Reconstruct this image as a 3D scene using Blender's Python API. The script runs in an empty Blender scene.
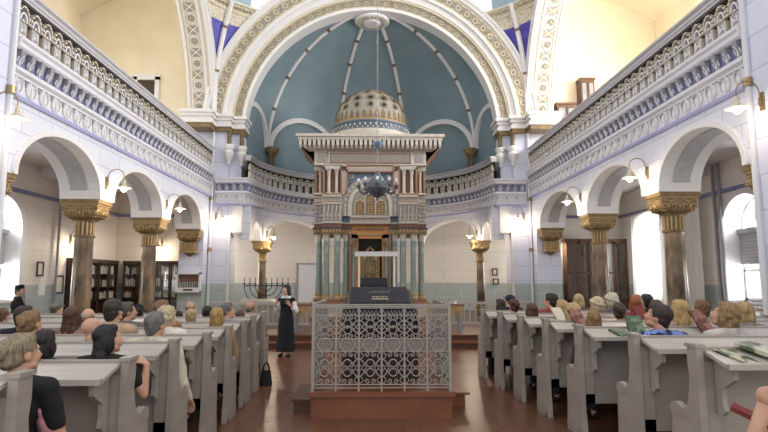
import bpy, math, random
from mathutils import Vector, Matrix, noise, Quaternion
PI = math.pi
random.seed(7)
C = bpy.context.scene.collection
SC = bpy.context.scene

# ---------------------------------------------------------------- camera maths
F = 540.0; EYE = 1.7; VX, VY = 371.5, 279.5
YAW = math.atan((384 - VX) / F); PITCH = math.atan((VY - 216) / math.hypot(F, 384 - VX))
def ray(u, v):
    a, b, c = u - 384, F, 216 - v
    y = b*math.cos(PITCH) - c*math.sin(PITCH); z = b*math.sin(PITCH) + c*math.cos(PITCH)
    return (a*math.cos(YAW) + y*math.sin(YAW), -a*math.sin(YAW) + y*math.cos(YAW), z)
def onY(u, v, Y):
    r = ray(u, v); t = Y / r[1]; return r[0]*t, EYE + r[2]*t
def onX(u, v, X):
    r = ray(u, v); t = X / r[0]; return r[1]*t, EYE + r[2]*t

cam = bpy.data.cameras.new('camera'); camo = bpy.data.objects.new('camera', cam); C.objects.link(camo)
camo.location = (0, 0, EYE); camo.rotation_euler = (PI/2 + PITCH, 0, -YAW)
cam.sensor_fit = 'HORIZONTAL'; cam.sensor_width = 36; cam.lens = F / 768 * 36; cam.clip_end = 200
SC.camera = camo

# ---------------------------------------------------------------- materials
def lin(c):
    c = c / 255.0
    return c/12.92 if c <= 0.04045 else ((c+0.055)/1.055)**2.4
def rgb(r, g, b): return (lin(r), lin(g), lin(b), 1)
def N(nt, t, **k):
    n = nt.nodes.new(t)
    for a, b in k.items(): setattr(n, a, b)
    return n
def mat(name, col, rough=0.6, metal=0.0, col2=None, nscale=6, ndetail=4, contrast=(0.35, 0.65), bump=0.0, bscale=40, stretch=(1, 1, 1), emit=None, estr=0, spec=None, coat=0):
    m = bpy.data.materials.new(name); m.use_nodes = True; nt = m.node_tree
    b = nt.nodes['Principled BSDF']
    b.inputs['Base Color'].default_value = col; b.inputs['Roughness'].default_value = rough; b.inputs['Metallic'].default_value = metal
    if spec is not None: b.inputs['Specular IOR Level'].default_value = spec
    if coat: b.inputs['Coat Weight'].default_value = coat; b.inputs['Coat Roughness'].default_value = 0.12
    if emit: b.inputs['Emission Color'].default_value = emit; b.inputs['Emission Strength'].default_value = estr
    if col2 or bump:
        tc = N(nt, 'ShaderNodeTexCoord'); mp = N(nt, 'ShaderNodeMapping'); mp.inputs['Scale'].default_value = stretch
        nt.links.new(tc.outputs['Object'], mp.inputs['Vector'])
    if col2:
        no = N(nt, 'ShaderNodeTexNoise'); no.inputs['Scale'].default_value = nscale; no.inputs['Detail'].default_value = ndetail
        cr = N(nt, 'ShaderNodeValToRGB'); e = cr.color_ramp.elements
        e[0].position = contrast[0]; e[0].color = col; e[1].position = contrast[1]; e[1].color = col2
        nt.links.new(mp.outputs[0], no.inputs['Vector']); nt.links.new(no.outputs['Fac'], cr.inputs[0]); nt.links.new(cr.outputs[0], b.inputs['Base Color'])
    if bump:
        n2 = N(nt, 'ShaderNodeTexNoise'); n2.inputs['Scale'].default_value = bscale; n2.inputs['Detail'].default_value = 3
        bp = N(nt, 'ShaderNodeBump'); bp.inputs['Strength'].default_value = bump; bp.inputs['Distance'].default_value = 0.02
        nt.links.new(mp.outputs[0], n2.inputs['Vector']); nt.links.new(n2.outputs['Fac'], bp.inputs['Height']); nt.links.new(bp.outputs[0], b.inputs['Normal'])
    return m
def block_mat(name, col, line, dado=None, dline=None, zd=1.55, bw=0.9, rh=0.42, rough=0.55, lw=0.012):
    """painted ashlar: thin joint lines over a flat colour, with a tiled dado below zd"""
    m = bpy.data.materials.new(name); m.use_nodes = True; nt = m.node_tree; b = nt.nodes['Principled BSDF']
    b.inputs['Roughness'].default_value = rough
    tc = N(nt, 'ShaderNodeTexCoord'); sp = N(nt, 'ShaderNodeSeparateXYZ'); nt.links.new(tc.outputs['Object'], sp.inputs[0])
    ad = N(nt, 'ShaderNodeMath', operation='ADD'); nt.links.new(sp.outputs[0], ad.inputs[0]); nt.links.new(sp.outputs[1], ad.inputs[1])
    cb = N(nt, 'ShaderNodeCombineXYZ'); nt.links.new(ad.outputs[0], cb.inputs[0]); nt.links.new(sp.outputs[2], cb.inputs[1])
    def brick(c, l, w, h, ms):
        br = N(nt, 'ShaderNodeTexBrick'); br.offset = 0.5
        br.inputs['Color1'].default_value = c; br.inputs['Color2'].default_value = tuple(x*0.96 for x in c[:3]) + (1,); br.inputs['Mortar'].default_value = l
        br.inputs['Scale'].default_value = 1; br.inputs['Mortar Size'].default_value = ms; br.inputs['Brick Width'].default_value = w; br.inputs['Row Height'].default_value = h
        nt.links.new(cb.outputs[0], br.inputs['Vector']); return br
    a = brick(col, line, bw, rh, lw)
    out = a.outputs['Color']
    if dado:
        d = brick(dado, dline, 0.5, 0.3, 0.012)
        gt = N(nt, 'ShaderNodeMath', operation='GREATER_THAN'); gt.inputs[1].default_value = zd; nt.links.new(sp.outputs[2], gt.inputs[0])
        mx = N(nt, 'ShaderNodeMix', data_type='RGBA'); nt.links.new(gt.outputs[0], mx.inputs['Factor'])
        nt.links.new(d.outputs['Color'], mx.inputs['A']); nt.links.new(out, mx.inputs['B']); out = mx.outputs['Result']
    nt.links.new(out, b.inputs['Base Color'])
    return m

M = {}
M['wall'] = block_mat('painted_blocks', rgb(222, 224, 236), rgb(190, 194, 212), rgb(174, 184, 186), rgb(188, 197, 199))
M['wallin'] = block_mat('aisle_blocks', rgb(232, 226, 216), rgb(214, 209, 202), rgb(172, 182, 182), rgb(186, 194, 194))
M['pier'] = block_mat('pier_blocks', rgb(216, 219, 238), rgb(182, 188, 215), rgb(170, 182, 180), rgb(190, 198, 196), rh=0.55, bw=1.4)
M['white'] = mat('white_paint', rgb(228, 226, 226), 0.5)
M['stucco'] = mat('white_stucco', rgb(226, 223, 222), 0.55, col2=rgb(214, 211, 212), nscale=9, bump=0.15, bscale=60)
M['ledge'] = mat('ledge_paint', rgb(220, 220, 228), 0.5)
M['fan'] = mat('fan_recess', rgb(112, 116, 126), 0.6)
M['rail'] = mat('rail_paint', rgb(188, 187, 192), 0.5)
M['lilac'] = mat('lilac_paint', rgb(172, 174, 214), 0.5)
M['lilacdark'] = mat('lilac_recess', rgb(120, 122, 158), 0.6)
M['greyp'] = mat('grey_paint', rgb(146, 147, 155), 0.5)
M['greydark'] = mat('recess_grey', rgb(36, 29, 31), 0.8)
M['soffit'] = mat('arch_soffit_grey', rgb(170, 172, 176), 0.5, col2=rgb(182, 184, 188), nscale=8)
M['cream'] = mat('cream_plaster', rgb(240, 229, 205), 0.7, col2=rgb(234, 222, 196), nscale=1.2)
M['ceil'] = mat('ceiling_plaster', rgb(228, 225, 222), 0.7)
M['blue'] = mat('dome_blue', rgb(132, 152, 161), 0.6, col2=rgb(120, 142, 152), nscale=0.8, ndetail=6)
M['cobalt'] = mat('cobalt_panel', rgb(62, 56, 160), 0.45, col2=rgb(84, 78, 180), nscale=4)
M['skyblue'] = mat('dome_sky', rgb(150, 175, 188), 0.6)
M['ornc'] = mat('ornament_cream', rgb(216, 206, 186), 0.55)
M['orng'] = mat('ornament_gold', rgb(170, 158, 128), 0.45)
M['orngrey'] = mat('ornament_grey', rgb(150, 146, 142), 0.55)
M['speck'] = mat('speckled_relief', rgb(226, 218, 200), 0.6, col2=rgb(176, 160, 128), nscale=26, ndetail=1, contrast=(0.52, 0.6))
M['gold'] = mat('dull_gold', rgb(144, 119, 80), 0.5, 0.0, col2=rgb(112, 91, 60), nscale=9, bump=0.2, bscale=50)
M['goldhi'] = mat('bright_gold', rgb(172, 146, 102), 0.45, 0.0)
M['marble'] = mat('brown_marble', rgb(66, 50, 36), 0.28, col2=rgb(142, 120, 92), nscale=3.0, ndetail=9, contrast=(0.36, 0.66), stretch=(1, 1, 0.6))
M['green'] = mat('green_marble', rgb(122, 138, 132), 0.25, col2=rgb(150, 161, 153), nscale=5, ndetail=8, contrast=(0.35, 0.7))
M['arkstone'] = mat('ark_stone', rgb(194, 187, 176), 0.5, col2=rgb(180, 173, 163), nscale=7)
M['arkgrey'] = mat('ark_grey', rgb(150, 144, 142), 0.5)
M['arkdome'] = mat('ark_dome', rgb(160, 156, 144), 0.5, col2=rgb(146, 142, 131), nscale=5)
M['arkdark'] = mat('ark_dark', rgb(70, 64, 66), 0.5)
M['terra'] = mat('ark_terracotta', rgb(146, 108, 84), 0.5)
M['brick'] = mat('ark_brickred', rgb(120, 80, 66), 0.5)
M['ochre'] = mat('ark_ochre', rgb(190, 132, 66), 0.45)
M['arkblue'] = mat('ark_blue', rgb(88, 104, 122), 0.5)
M['black'] = mat('black_void', rgb(20, 17, 16), 0.8)
M['antique'] = mat('antique_brass', rgb(130, 116, 84), 0.4, 0.35, col2=rgb(84, 72, 52), nscale=30, contrast=(0.4, 0.6), bump=0.5, bscale=60)
M['velvet'] = mat('navy_velvet', rgb(24, 24, 36), 0.85, col2=rgb(34, 34, 48), nscale=8, bump=0.1, bscale=20)
M['embro'] = mat('gold_thread', rgb(196, 188, 160), 0.4, 0.3)
M['pew'] = mat('pew_paint', rgb(166, 159, 151), 0.38, col2=rgb(152, 145, 138), nscale=3, stretch=(0.4, 1, 3))
M['pewlight'] = mat('pew_desk_paint', rgb(184, 178, 172), 0.32, col2=rgb(170, 164, 158), nscale=3, stretch=(0.4, 3, 3))
M['iron'] = mat('painted_iron', rgb(162, 156, 150), 0.45, 0.1)
M['plate'] = mat('iron_plate', rgb(138, 131, 126), 0.5, 0.1)
M['platform'] = mat('platform_paint', rgb(136, 84, 58), 0.35, col2=rgb(120, 72, 50), nscale=3)
M['step'] = mat('step_paint', rgb(92, 62, 50), 0.4)
M['brass'] = mat('lamp_brass', rgb(150, 132, 96), 0.35, 0.6)
M['shade'] = mat('lamp_shade', rgb(206, 194, 170), 0.4, 0.2)
M['bulb'] = mat('lamp_bulb', (1, 1, 1, 1), 0.4, emit=(1.0, 0.84, 0.62, 1), estr=14)
M['bulboff'] = mat('glass_bulb', rgb(225, 228, 232), 0.15)
M['pewter'] = mat('chandelier_metal', rgb(112, 120, 130), 0.4, 0.4, col2=rgb(84, 92, 104), nscale=20)
M['bluemetal'] = mat('pale_blue_metal', rgb(120, 150, 168), 0.4, 0.4)
M['darkwood'] = mat('dark_wood', rgb(70, 46, 34), 0.4, col2=rgb(52, 33, 24), nscale=4, stretch=(1, 1, 6))
M['wood'] = mat('brown_wood', rgb(110, 78, 56), 0.4, col2=rgb(92, 62, 44), nscale=4, stretch=(1, 1, 6))
M['chrome'] = mat('grey_metal', rgb(150, 150, 152), 0.35, 0.6)
M['pipe'] = mat('pipe_paint', rgb(214, 214, 220), 0.4)
M['cloth_white'] = mat('white_curtain', rgb(236, 234, 230), 0.9)
M['bag'] = mat('black_bag', rgb(26, 26, 28), 0.6)
M['paper'] = mat('paper', rgb(222, 214, 196), 0.8)
M['red'] = mat('red_paint', rgb(170, 40, 36), 0.5)
M['drape'] = mat('gold_drape', rgb(176, 150, 104), 0.7, col2=rgb(150, 122, 80), nscale=10)
M['blind'] = mat('grey_blind', rgb(168, 168, 172), 0.8)
g = bpy.data.materials.new('clear_glass'); g.use_nodes = True; nt = g.node_tree
for n in list(nt.nodes): nt.nodes.remove(n)
o_ = N(nt, 'ShaderNodeOutputMaterial'); mx = N(nt, 'ShaderNodeMixShader'); tr = N(nt, 'ShaderNodeBsdfTransparent'); gl = N(nt, 'ShaderNodeBsdfGlossy')
gl.inputs['Roughness'].default_value = 0.05; mx.inputs[0].default_value = 0.1
nt.links.new(tr.outputs[0], mx.inputs[1]); nt.links.new(gl.outputs[0], mx.inputs[2]); nt.links.new(mx.outputs[0], o_.inputs[0]); M['glass'] = g
# translucent curtain
cm = M['cloth_white']; nt = cm.node_tree; b = nt.nodes['Principled BSDF']; tl = N(nt, 'ShaderNodeBsdfTranslucent'); tl.inputs[0].default_value = (0.9, 0.9, 0.88, 1)
mx = N(nt, 'ShaderNodeMixShader'); mx.inputs[0].default_value = 0.3; nt.links.new(b.outputs[0], mx.inputs[1]); nt.links.new(tl.outputs[0], mx.inputs[2]); nt.links.new(mx.outputs[0], nt.nodes['Material Output'].inputs[0])
# floor: glossy brown painted boards
m = bpy.data.materials.new('painted_boards'); m.use_nodes = True; nt = m.node_tree; b = nt.nodes['Principled BSDF']
tc = N(nt, 'ShaderNodeTexCoord'); mp = N(nt, 'ShaderNodeMapping'); mp.inputs['Rotation'].default_value = (0, 0, PI/2); nt.links.new(tc.outputs['Object'], mp.inputs[0])
br = N(nt, 'ShaderNodeTexBrick'); br.offset = 0.35; br.inputs['Scale'].default_value = 1; br.inputs['Brick Width'].default_value = 2.2; br.inputs['Row Height'].default_value = 0.19; br.inputs['Mortar Size'].default_value = 0.004
br.inputs['Color1'].default_value = rgb(116, 78, 60); br.inputs['Color2'].default_value = rgb(104, 68, 52); br.inputs['Mortar'].default_value = rgb(58, 38, 30)
nt.links.new(mp.outputs[0], br.inputs['Vector'])
no = N(nt, 'ShaderNodeTexNoise'); no.inputs['Scale'].default_value = 2.2; no.inputs['Detail'].default_value = 6; nt.links.new(tc.outputs['Object'], no.inputs['Vector'])
mr = N(nt, 'ShaderNodeMapRange'); mr.inputs['To Min'].default_value = 0.22; mr.inputs['To Max'].default_value = 0.38; nt.links.new(no.outputs['Fac'], mr.inputs[0]); nt.links.new(mr.outputs[0], b.inputs['Roughness'])
bp = N(nt, 'ShaderNodeBump'); bp.inputs['Strength'].default_value = 0.04; bp.inputs['Distance'].default_value = 0.01; nt.links.new(no.outputs['Fac'], bp.inputs['Height']); nt.links.new(bp.outputs[0], b.inputs['Normal'])
nt.links.new(br.outputs['Color'], b.inputs['Base Color']); M['floor'] = m

# ---------------------------------------------------------------- mesh builder
class MB:
    def __init__(s): s.v = []; s.f = []; s.m = []; s.mats = []; s.T = None
    def mi(s, m):
        if m is None: m = s.mats[0] if s.mats else 'white'
        if m not in s.mats: s.mats.append(m)
        return s.mats.index(m)
    def add(s, vs, fs, m=None):
        k = len(s.v); i = s.mi(m)
        for p in vs:
            p = Vector(p); s.v.append(s.T @ p if s.T else p)
        for f in fs: s.f.append(tuple(k+a for a in f)); s.m.append(i)
    def quad(s, a, b, c, d, m=None): s.add([a, b, c, d], [(0, 1, 2, 3)], m)
    def box(s, x0, x1, y0, y1, z0, z1, m=None):
        vs = [(x, y, z) for x in (x0, x1) for y in (y0, y1) for z in (z0, z1)]
        s.add(vs, [(0, 1, 3, 2), (4, 6, 7, 5), (0, 4, 5, 1), (2, 3, 7, 6), (0, 2, 6, 4), (1, 5, 7, 3)], m)
    def hexa(s, p, m=None): s.add(p, [(0, 1, 2, 3), (7, 6, 5, 4), (0, 4, 5, 1), (1, 5, 6, 2), (2, 6, 7, 3), (3, 7, 4, 0)], m)
    def prism(s, poly, fn, a, b, m=None):
        """poly 2d points, fn(u,v,w)->xyz, extruded w from a to b"""
        n = len(poly); vs = [fn(u, v, a) for u, v in poly] + [fn(u, v, b) for u, v in poly]
        s.add(vs, [tuple(range(n))[::-1], tuple(range(n, 2*n))] + [(i, (i+1) % n, n+(i+1) % n, n+i) for i in range(n)], m)
    def lathe(s, prof, c=(0, 0, 0), n=20, m=None, ax=None, a0=0, a1=2*PI, sx=1, sy=1):
        full = abs(a1-a0-2*PI) < 1e-6; k = n if full else n+1; vs = []
        for r, z in prof:
            for i in range(k):
                a = a0+(a1-a0)*i/n; vs.append(Vector((r*math.cos(a)*sx, r*math.sin(a)*sy, z)))
        if ax is not None:
            q = Vector((0, 0, 1)).rotation_difference(Vector(ax)); vs = [q @ p for p in vs]
        vs = [p+Vector(c) for p in vs]; fs = []
        for j in range(len(prof)-1):
            for i in range(n):
                i2 = (i+1) % k if full else i+1
                fs.append((j*k+i, j*k+i2, (j+1)*k+i2, (j+1)*k+i))
        s.add(vs, fs, m)
    def cyl(s, p0, p1, r0, r1=None, n=12, m=None, caps=True):
        p0 = Vector(p0); p1 = Vector(p1); L = (p1-p0).length; r1 = r0 if r1 is None else r1
        pr = [(r0, 0), (r1, L)]
        if caps: pr = [(0.0001, 0)] + pr + [(0.0001, L)]
        s.lathe(pr, p0, n, m, ax=(p1-p0))
    def ell(s, c, r, n=12, k=8, m=None, R=None):
        vs = []; fs = []
        if isinstance(r, (int, float)): r = (r, r, r)
        for j in range(k+1):
            t = PI*j/k
            for i in range(n):
                a = 2*PI*i/n; p = Vector((r[0]*math.sin(t)*math.cos(a), r[1]*math.sin(t)*math.sin(a), -r[2]*math.cos(t)))
                if R: p = R @ p
                vs.append(p+Vector(c))
        for j in range(k):
            for i in range(n): fs.append((j*n+i, j*n+(i+1) % n, (j+1)*n+(i+1) % n, (j+1)*n+i))
        s.add(vs, fs, m)
    def tube(s, pts, r, n=6, m=None, closed=False):
        pts = [Vector(p) for p in pts]; L = len(pts); vs = []; up = None
        for i, p in enumerate(pts):
            a = pts[(i-1) % L] if (closed or i > 0) else p; b = pts[(i+1) % L] if (closed or i < L-1) else p
            t = (b-a).normalized()
            if up is None: up = t.orthogonal().normalized()
            up = (up - t*up.dot(t)); up = up.normalized() if up.length > 1e-6 else t.orthogonal().normalized()
            w = t.cross(up); rr = r(i/(L-1)) if callable(r) else r
            for j in range(n): a2 = 2*PI*j/n; vs.append(p+(up*math.cos(a2)+w*math.sin(a2))*rr)
        fs = []
        for i in range(L if closed else L-1):
            for j in range(n): k2 = (i+1) % L; fs.append((i*n+j, i*n+(j+1) % n, k2*n+(j+1) % n, k2*n+j))
        if not closed: fs += [tuple(range(n))[::-1], tuple((L-1)*n+j for j in range(n))]
        s.add(vs, fs, m)
    def surf(s, fn, nu, nv, m=None, mf=None):
        vs = [fn(i/nu, j/nv) for j in range(nv+1) for i in range(nu+1)]; k = nu+1
        if mf is None: s.add(vs, [(j*k+i, j*k+i+1, (j+1)*k+i+1, (j+1)*k+i) for j in range(nv) for i in range(nu)], m); return
        base = len(s.v)
        for p in vs: p = Vector(p); s.v.append(s.T @ p if s.T else p)
        for j in range(nv):
            for i in range(nu):
                s.f.append((base+j*k+i, base+j*k+i+1, base+(j+1)*k+i+1, base+(j+1)*k+i)); s.m.append(s.mi(mf((i+.5)/nu, (j+.5)/nv)))
    def sweep(s, prof, path, m=None, closed=False):
        """prof: (d,z) list; path: list of (point, outward) ; position = p + outward*d + (0,0,z)"""
        n = len(prof); vs = [Vector(p)+Vector(o)*d+Vector((0, 0, z)) for p, o in path for d, z in prof]
        L = len(path); fs = []
        for i in range(L-1):
            for j in range(n-1): fs.append((i*n+j, i*n+j+1, (i+1)*n+j+1, (i+1)*n+j))
        fs += [tuple(range(n)), tuple((L-1)*n+j for j in range(n))[::-1]]
        s.add(vs, fs, m)
    def mesh(s, name, smooth=35):
        me = bpy.data.meshes.new(name); me.from_pydata([tuple(p) for p in s.v], [], s.f)
        for k in s.mats: me.materials.append(M[k])
        me.polygons.foreach_set('material_index', s.m)
        me.update()
        if smooth:
            me.polygons.foreach_set('use_smooth', [True]*len(s.f)); me.set_sharp_from_angle(angle=math.radians(smooth))
        return me
    def build(s, name, parent=None, loc=None, smooth=35, fix=True):
        me = s.mesh(name, smooth)
        if fix:
            import bmesh
            bm = bmesh.new(); bm.from_mesh(me); bmesh.ops.recalc_face_normals(bm, faces=bm.faces); bm.to_mesh(me); bm.free()
            if smooth: me.set_sharp_from_angle(angle=math.radians(smooth))
        o = bpy.data.objects.new(name, me); C.objects.link(o)
        if parent: o.parent = parent
        if loc: o.location = loc
        return o
def tag(o, label, cat, group=None, kind=None):
    o['label'] = label; o['category'] = cat
    if group: o['group'] = group
    if kind: o['kind'] = kind
    return o
def struct(o): o['kind'] = 'structure'; return o
def empty(name, loc=(0, 0, 0), rz=0):
    o = bpy.data.objects.new(name, None); C.objects.link(o); o.location = loc; o.rotation_euler = (0, 0, rz); o.empty_display_size = 0.1; return o
def copy_tree(root, loc, rz=0, label=None):
    kids = {}
    for o in bpy.data.objects:
        if o.parent: kids.setdefault(o.parent.name, []).append(o)
    def rec(o, par):
        c = o.copy(); C.objects.link(c); c.parent = par
        for k in kids.get(o.name, []): rec(k, c)
        return c
    r = rec(root, None); r.location = loc; r.rotation_euler = (0, 0, rz)
    if label: r['label'] = label
    return r
def arc(c, r, a0, a1, n, fn): return [fn(c[0]+r*math.cos(a0+(a1-a0)*i/n), c[1]+r*math.sin(a0+(a1-a0)*i/n)) for i in range(n+1)]
def spiral(c, r0, turns, a0, fn, n=18, s=1):
    return [fn(c[0]+r0*(1-0.82*i/n)*math.cos(a0+s*turns*2*PI*i/n), c[1]+r0*(1-0.82*i/n)*math.sin(a0+s*turns*2*PI*i/n)) for i in range(n+1)]

def arch_wall(mb, u0, u1, z0, z1, ops, fn, d0, d1, m, soff=None, nseg=20, ends=True):
    """wall from u0..u1, z0..z1; ops: (uc, halfwidth, zbottom, zspring, rise); fn(u,z,d)->xyz"""
    ops = sorted(ops); cur = u0
    def slab(a, b, za, zb):
        if b-a < 1e-4 or zb-za < 1e-4: return
        for d in (d0, d1): mb.quad(fn(a, za, d), fn(b, za, d), fn(b, zb, d), fn(a, zb, d), m)
    for (uc, hw, zb, zs, rise) in ops:
        slab(cur, uc-hw, z0, z1)
        mb.quad(fn(cur, z0, d0), fn(uc-hw, z0, d0), fn(uc-hw, z0, d1), fn(cur, z0, d1), m)
        slab(uc-hw, uc+hw, z0, zb)
        if zb > z0+1e-4: mb.quad(fn(uc-hw, zb, d0), fn(uc+hw, zb, d0), fn(uc+hw, zb, d1), fn(uc-hw, zb, d1), m)
        pts = [(uc-hw*math.cos(PI*i/nseg), zs+rise*math.sin(PI*i/nseg)) for i in range(nseg+1)]
        for i in range(nseg):
            (a, za), (b, zb2) = pts[i], pts[i+1]
            for d in (d0, d1): mb.quad(fn(a, za, d), fn(b, zb2, d), fn(b, z1, d), fn(a, z1, d), m)
            mb.quad(fn(a, za, d0), fn(b, zb2, d0), fn(b, zb2, d1), fn(a, za, d1), soff or m)
        for sgn in (-1, 1):
            mb.quad(fn(uc+sgn*hw, zb, d0), fn(uc+sgn*hw, zs, d0), fn(uc+sgn*hw, zs, d1), fn(uc+sgn*hw, zb, d1), soff or m)
        cur = uc+hw
    slab(cur, u1, z0, z1)
    mb.quad(fn(cur, z0, d0), fn(u1, z0, d0), fn(u1, z0, d1), fn(cur, z0, d1), m)
    mb.quad(fn(u0, z1, d0), fn(u1, z1, d0), fn(u1, z1, d1), fn(u0, z1, d1), m)
    if ends:
        for u in (u0, u1): mb.quad(fn(u, z0, d0), fn(u, z1, d0), fn(u, z1, d1), fn(u, z0, d1), m)
def arch_band(mb, uc, hw, zs, rise, w, fn, d0, d1, m, leg=0, nseg=28, t0=0, t1=PI):
    """raised moulding around an arch, from the opening edge outward by w"""
    pin = [(uc-hw*math.cos(t0+(t1-t0)*i/nseg), zs+rise*math.sin(t0+(t1-t0)*i/nseg)) for i in range(nseg+1)]
    po = [(uc-(hw+w)*math.cos(t0+(t1-t0)*i/nseg), zs+(rise+w)*math.sin(t0+(t1-t0)*i/nseg)) for i in range(nseg+1)]
    if leg: pin = [(uc-hw, zs-leg)]+pin+[(uc+hw, zs-leg)]; po = [(uc-hw-w, zs-leg)]+po+[(uc+hw+w, zs-leg)]
    for i in range(len(pin)-1):
        a, b, c, d = pin[i], pin[i+1], po[i+1], po[i]
        mb.hexa([fn(*a, d0), fn(*b, d0), fn(*c, d0), fn(*d, d0), fn(*a, d1), fn(*b, d1), fn(*c, d1), fn(*d, d1)], m)
# ================================================================ SETTING
def wallbox(name, *boxes, m='wall', fix=True):
    mb = MB()
    for b in boxes: mb.box(*b, m)
    return struct(mb.build(name, fix=fix))
mb = MB(); mb.box(-12, 12, -3, 13.55, -0.2, 0, 'floor'); mb.box(-12, -5.9, 13.55, 27.2, -0.2, 0, 'floor'); mb.box(5.9, 12, 13.55, 27.2, -0.2, 0, 'floor'); struct(mb.build('floor'))
mb = MB(); mb.box(-5.9, 5.9, 13.95, 27.2, -0.2, 0.30, 'step'); mb.box(-5.2, 5.2, 13.56, 13.95, -0.2, 0.15, 'step')
mb.box(-5.25, 5.25, 13.53, 13.95, 0.13, 0.16, 'platform'); mb.box(-5.9, 5.9, 13.91, 13.97, 0.28, 0.31, 'platform')
o = struct(mb.build('floor')); 
OPS = {-1: [(10.5, 1.40, 3.46, 3.50, 0.92), (14.0, 1.45, 3.46, 3.50, 0.94), (17.52, 1.43, 3.46, 3.50, 0.92)],
        1: [(9.68, 1.27, 3.52, 3.56, 0.90), (13.19, 1.53, 3.52, 3.56, 0.94), (17.15, 1.75, 3.52, 3.56, 0.94)]}
PIER = {-1: 8.7, 1: 8.08}
SIDE = {-1: 'left', 1: 'right'}
def sf(s): return lambda u, z, d: (s*(6+d), u, z)
for s in (-1, 1):
    mb = MB(); z0 = OPS[s][0][2]; fn = sf(s)
    arch_wall(mb, PIER[s], 20.0, z0, 5.55, OPS[s], fn, 0, 0.86, 'wall', soff='white')
    mb.box(*(sorted((s*6.0, s*6.86))), 19.42, 20.0, 0, z0, 'pier')
    for (uc, hw, zb, zs, r) in OPS[s]:
        arch_band(mb, uc, hw-0.002, zs, r, 0.1, fn, -0.035, 0.0, 'white', leg=0.04)
        arch_band(mb, uc, hw+0.1, zs, r, 0.035, fn, -0.02, 0.0, 'pier')
        # grey inset panel along the soffit
        pin = [(uc-(hw-0.012)*math.cos(t), zs+(r-0.012)*math.sin(t)) for t in [0.16+(PI-0.32)*i/24 for i in range(25)]]
        for i in range(24):
            a, b = pin[i], pin[i+1]; mb.quad(fn(*a, 0.26), fn(*b, 0.26), fn(*b, 0.62), fn(*a, 0.62), 'soffit')
    w = struct(mb.build('wall_'+SIDE[s]))
    # near pier, from floor to vault
    mb = MB(); mb.box(*(sorted((s*5.97, s*7.0))), 3.5, PIER[s], 0, 13.4, 'pier'); mb.box(*(sorted((s*5.93, s*6.2))), PIER[s]-0.03, PIER[s]+0.03, 0, 13.4, 'white'); struct(mb.build('wall_'+SIDE[s]+'_near_pier'))
    # outer aisle wall with arched windows
    WC = {-1: [(10.2, 0.85), (13.95, 0.85)], 1: [(9.9, 0.85), (13.42, 0.85), (18.0, 0.95)]}[s]
    mb = MB(); fo = lambda u, z, d: (s*(9.5+d), u, z)
    arch_wall(mb, 5.0, 20.5, 0, 5.0, [(c, hw, 1.15, 3.02, hw) for c, hw in WC], fo, 0, 0.6, 'wallin', soff='white')
    for c, hw in WC: arch_band(mb, c, hw, 3.02, hw, 0.16, fo, -0.05, 0, 'white', leg=1.87)
    struct(mb.build('wall_'+SIDE[s]+'_aisle'))
    mb = MB(); mb.box(*sorted((s*9.42, s*9.5)), 5.0, 20.3, 4.02, 4.12, 'lilacdark'); mb.box(*sorted((s*6.9, s*9.5)), 20.2, 20.3, 4.02, 4.12, 'lilacdark'); struct(mb.build('trim_1' if s < 0 else 'trim_2'))
    # aisle ceiling, beams and gallery floor
    mb = MB(); mb.box(*sorted((s*6.05, s*11.5)), 6.6, 20.5, 4.9, 5.45, 'ceil')
    for yb in ((12.22, 15.8) if s < 0 else (11.3, 15.06)): mb.box(*sorted((s*6.8, s*9.5)), yb-0.28, yb+0.28, 4.62, 4.9, 'white')
    struct(mb.build('ceiling_'+SIDE[s]+'_aisle'))
    # back wall of the aisle and of the gallery, gallery outer wall and ceiling
    mb = MB(); mb.box(*sorted((s*6.86, s*9.6)), 20.3, 20.6, 0, 4.9, 'wallin')
    mb.box(*sorted((s*6.6, s*11.6)), 20.3, 20.6, 5.45, 13.0, 'cream')
    struct(mb.build('wall_back_'+SIDE[s]))
    mb = MB(); fo2 = lambda u, z, d: (s*(11.3+d), u, z)
    arch_wall(mb, 6.6, 20.5, 5.45, 13.0, [(9.6, 0.8, 7.4, 9.6, 0.8), (13.0, 0.8, 7.4, 9.6, 0.8), (16.4, 0.8, 7.4, 9.6, 0.8)], fo2, 0, 0.4, 'cream'); struct(mb.build('wall_'+SIDE[s]+'_gallery'))
    mb = MB()
    def vault(a, b, s=s): return (s*(6.9+4.5*a), 6.6+13.9*b, 11.9+0.9*math.sin(PI*a))
    mb.surf(vault, 12, 2, 'cream')
    for yb in (14.2, 17.3): # shallow ribs with scrolled corbels at the outer wall
        mb.surf(lambda a, b, yb=yb: (s*(6.9+4.5*a), yb-0.2+0.4*b, 11.78+0.9*math.sin(PI*a)), 12, 1, 'ornc')
    struct(mb.build('ceiling_'+SIDE[s]+'_gallery'))
    # side arch of the crossing: wall, archivolt, ornamented soffit
    cy, cz, R = 14.2, 7.4, 5.85
    mb = MB(); arch_wall(mb, 7.2, 20.0, 7.4, 13.4, [(cy, R, 7.4, 7.4, R)], fn, 0, 1.0, 'ornc', soff='ornc', nseg=48)
    arch_band(mb, cy, R-0.01, cz, R, 0.30, fn, -0.06, 0.02, 'white', nseg=48); arch_band(mb, cy, R+0.29, cz, R, 0.07, fn, -0.1, 0.0, 'white', nseg=48)
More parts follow.
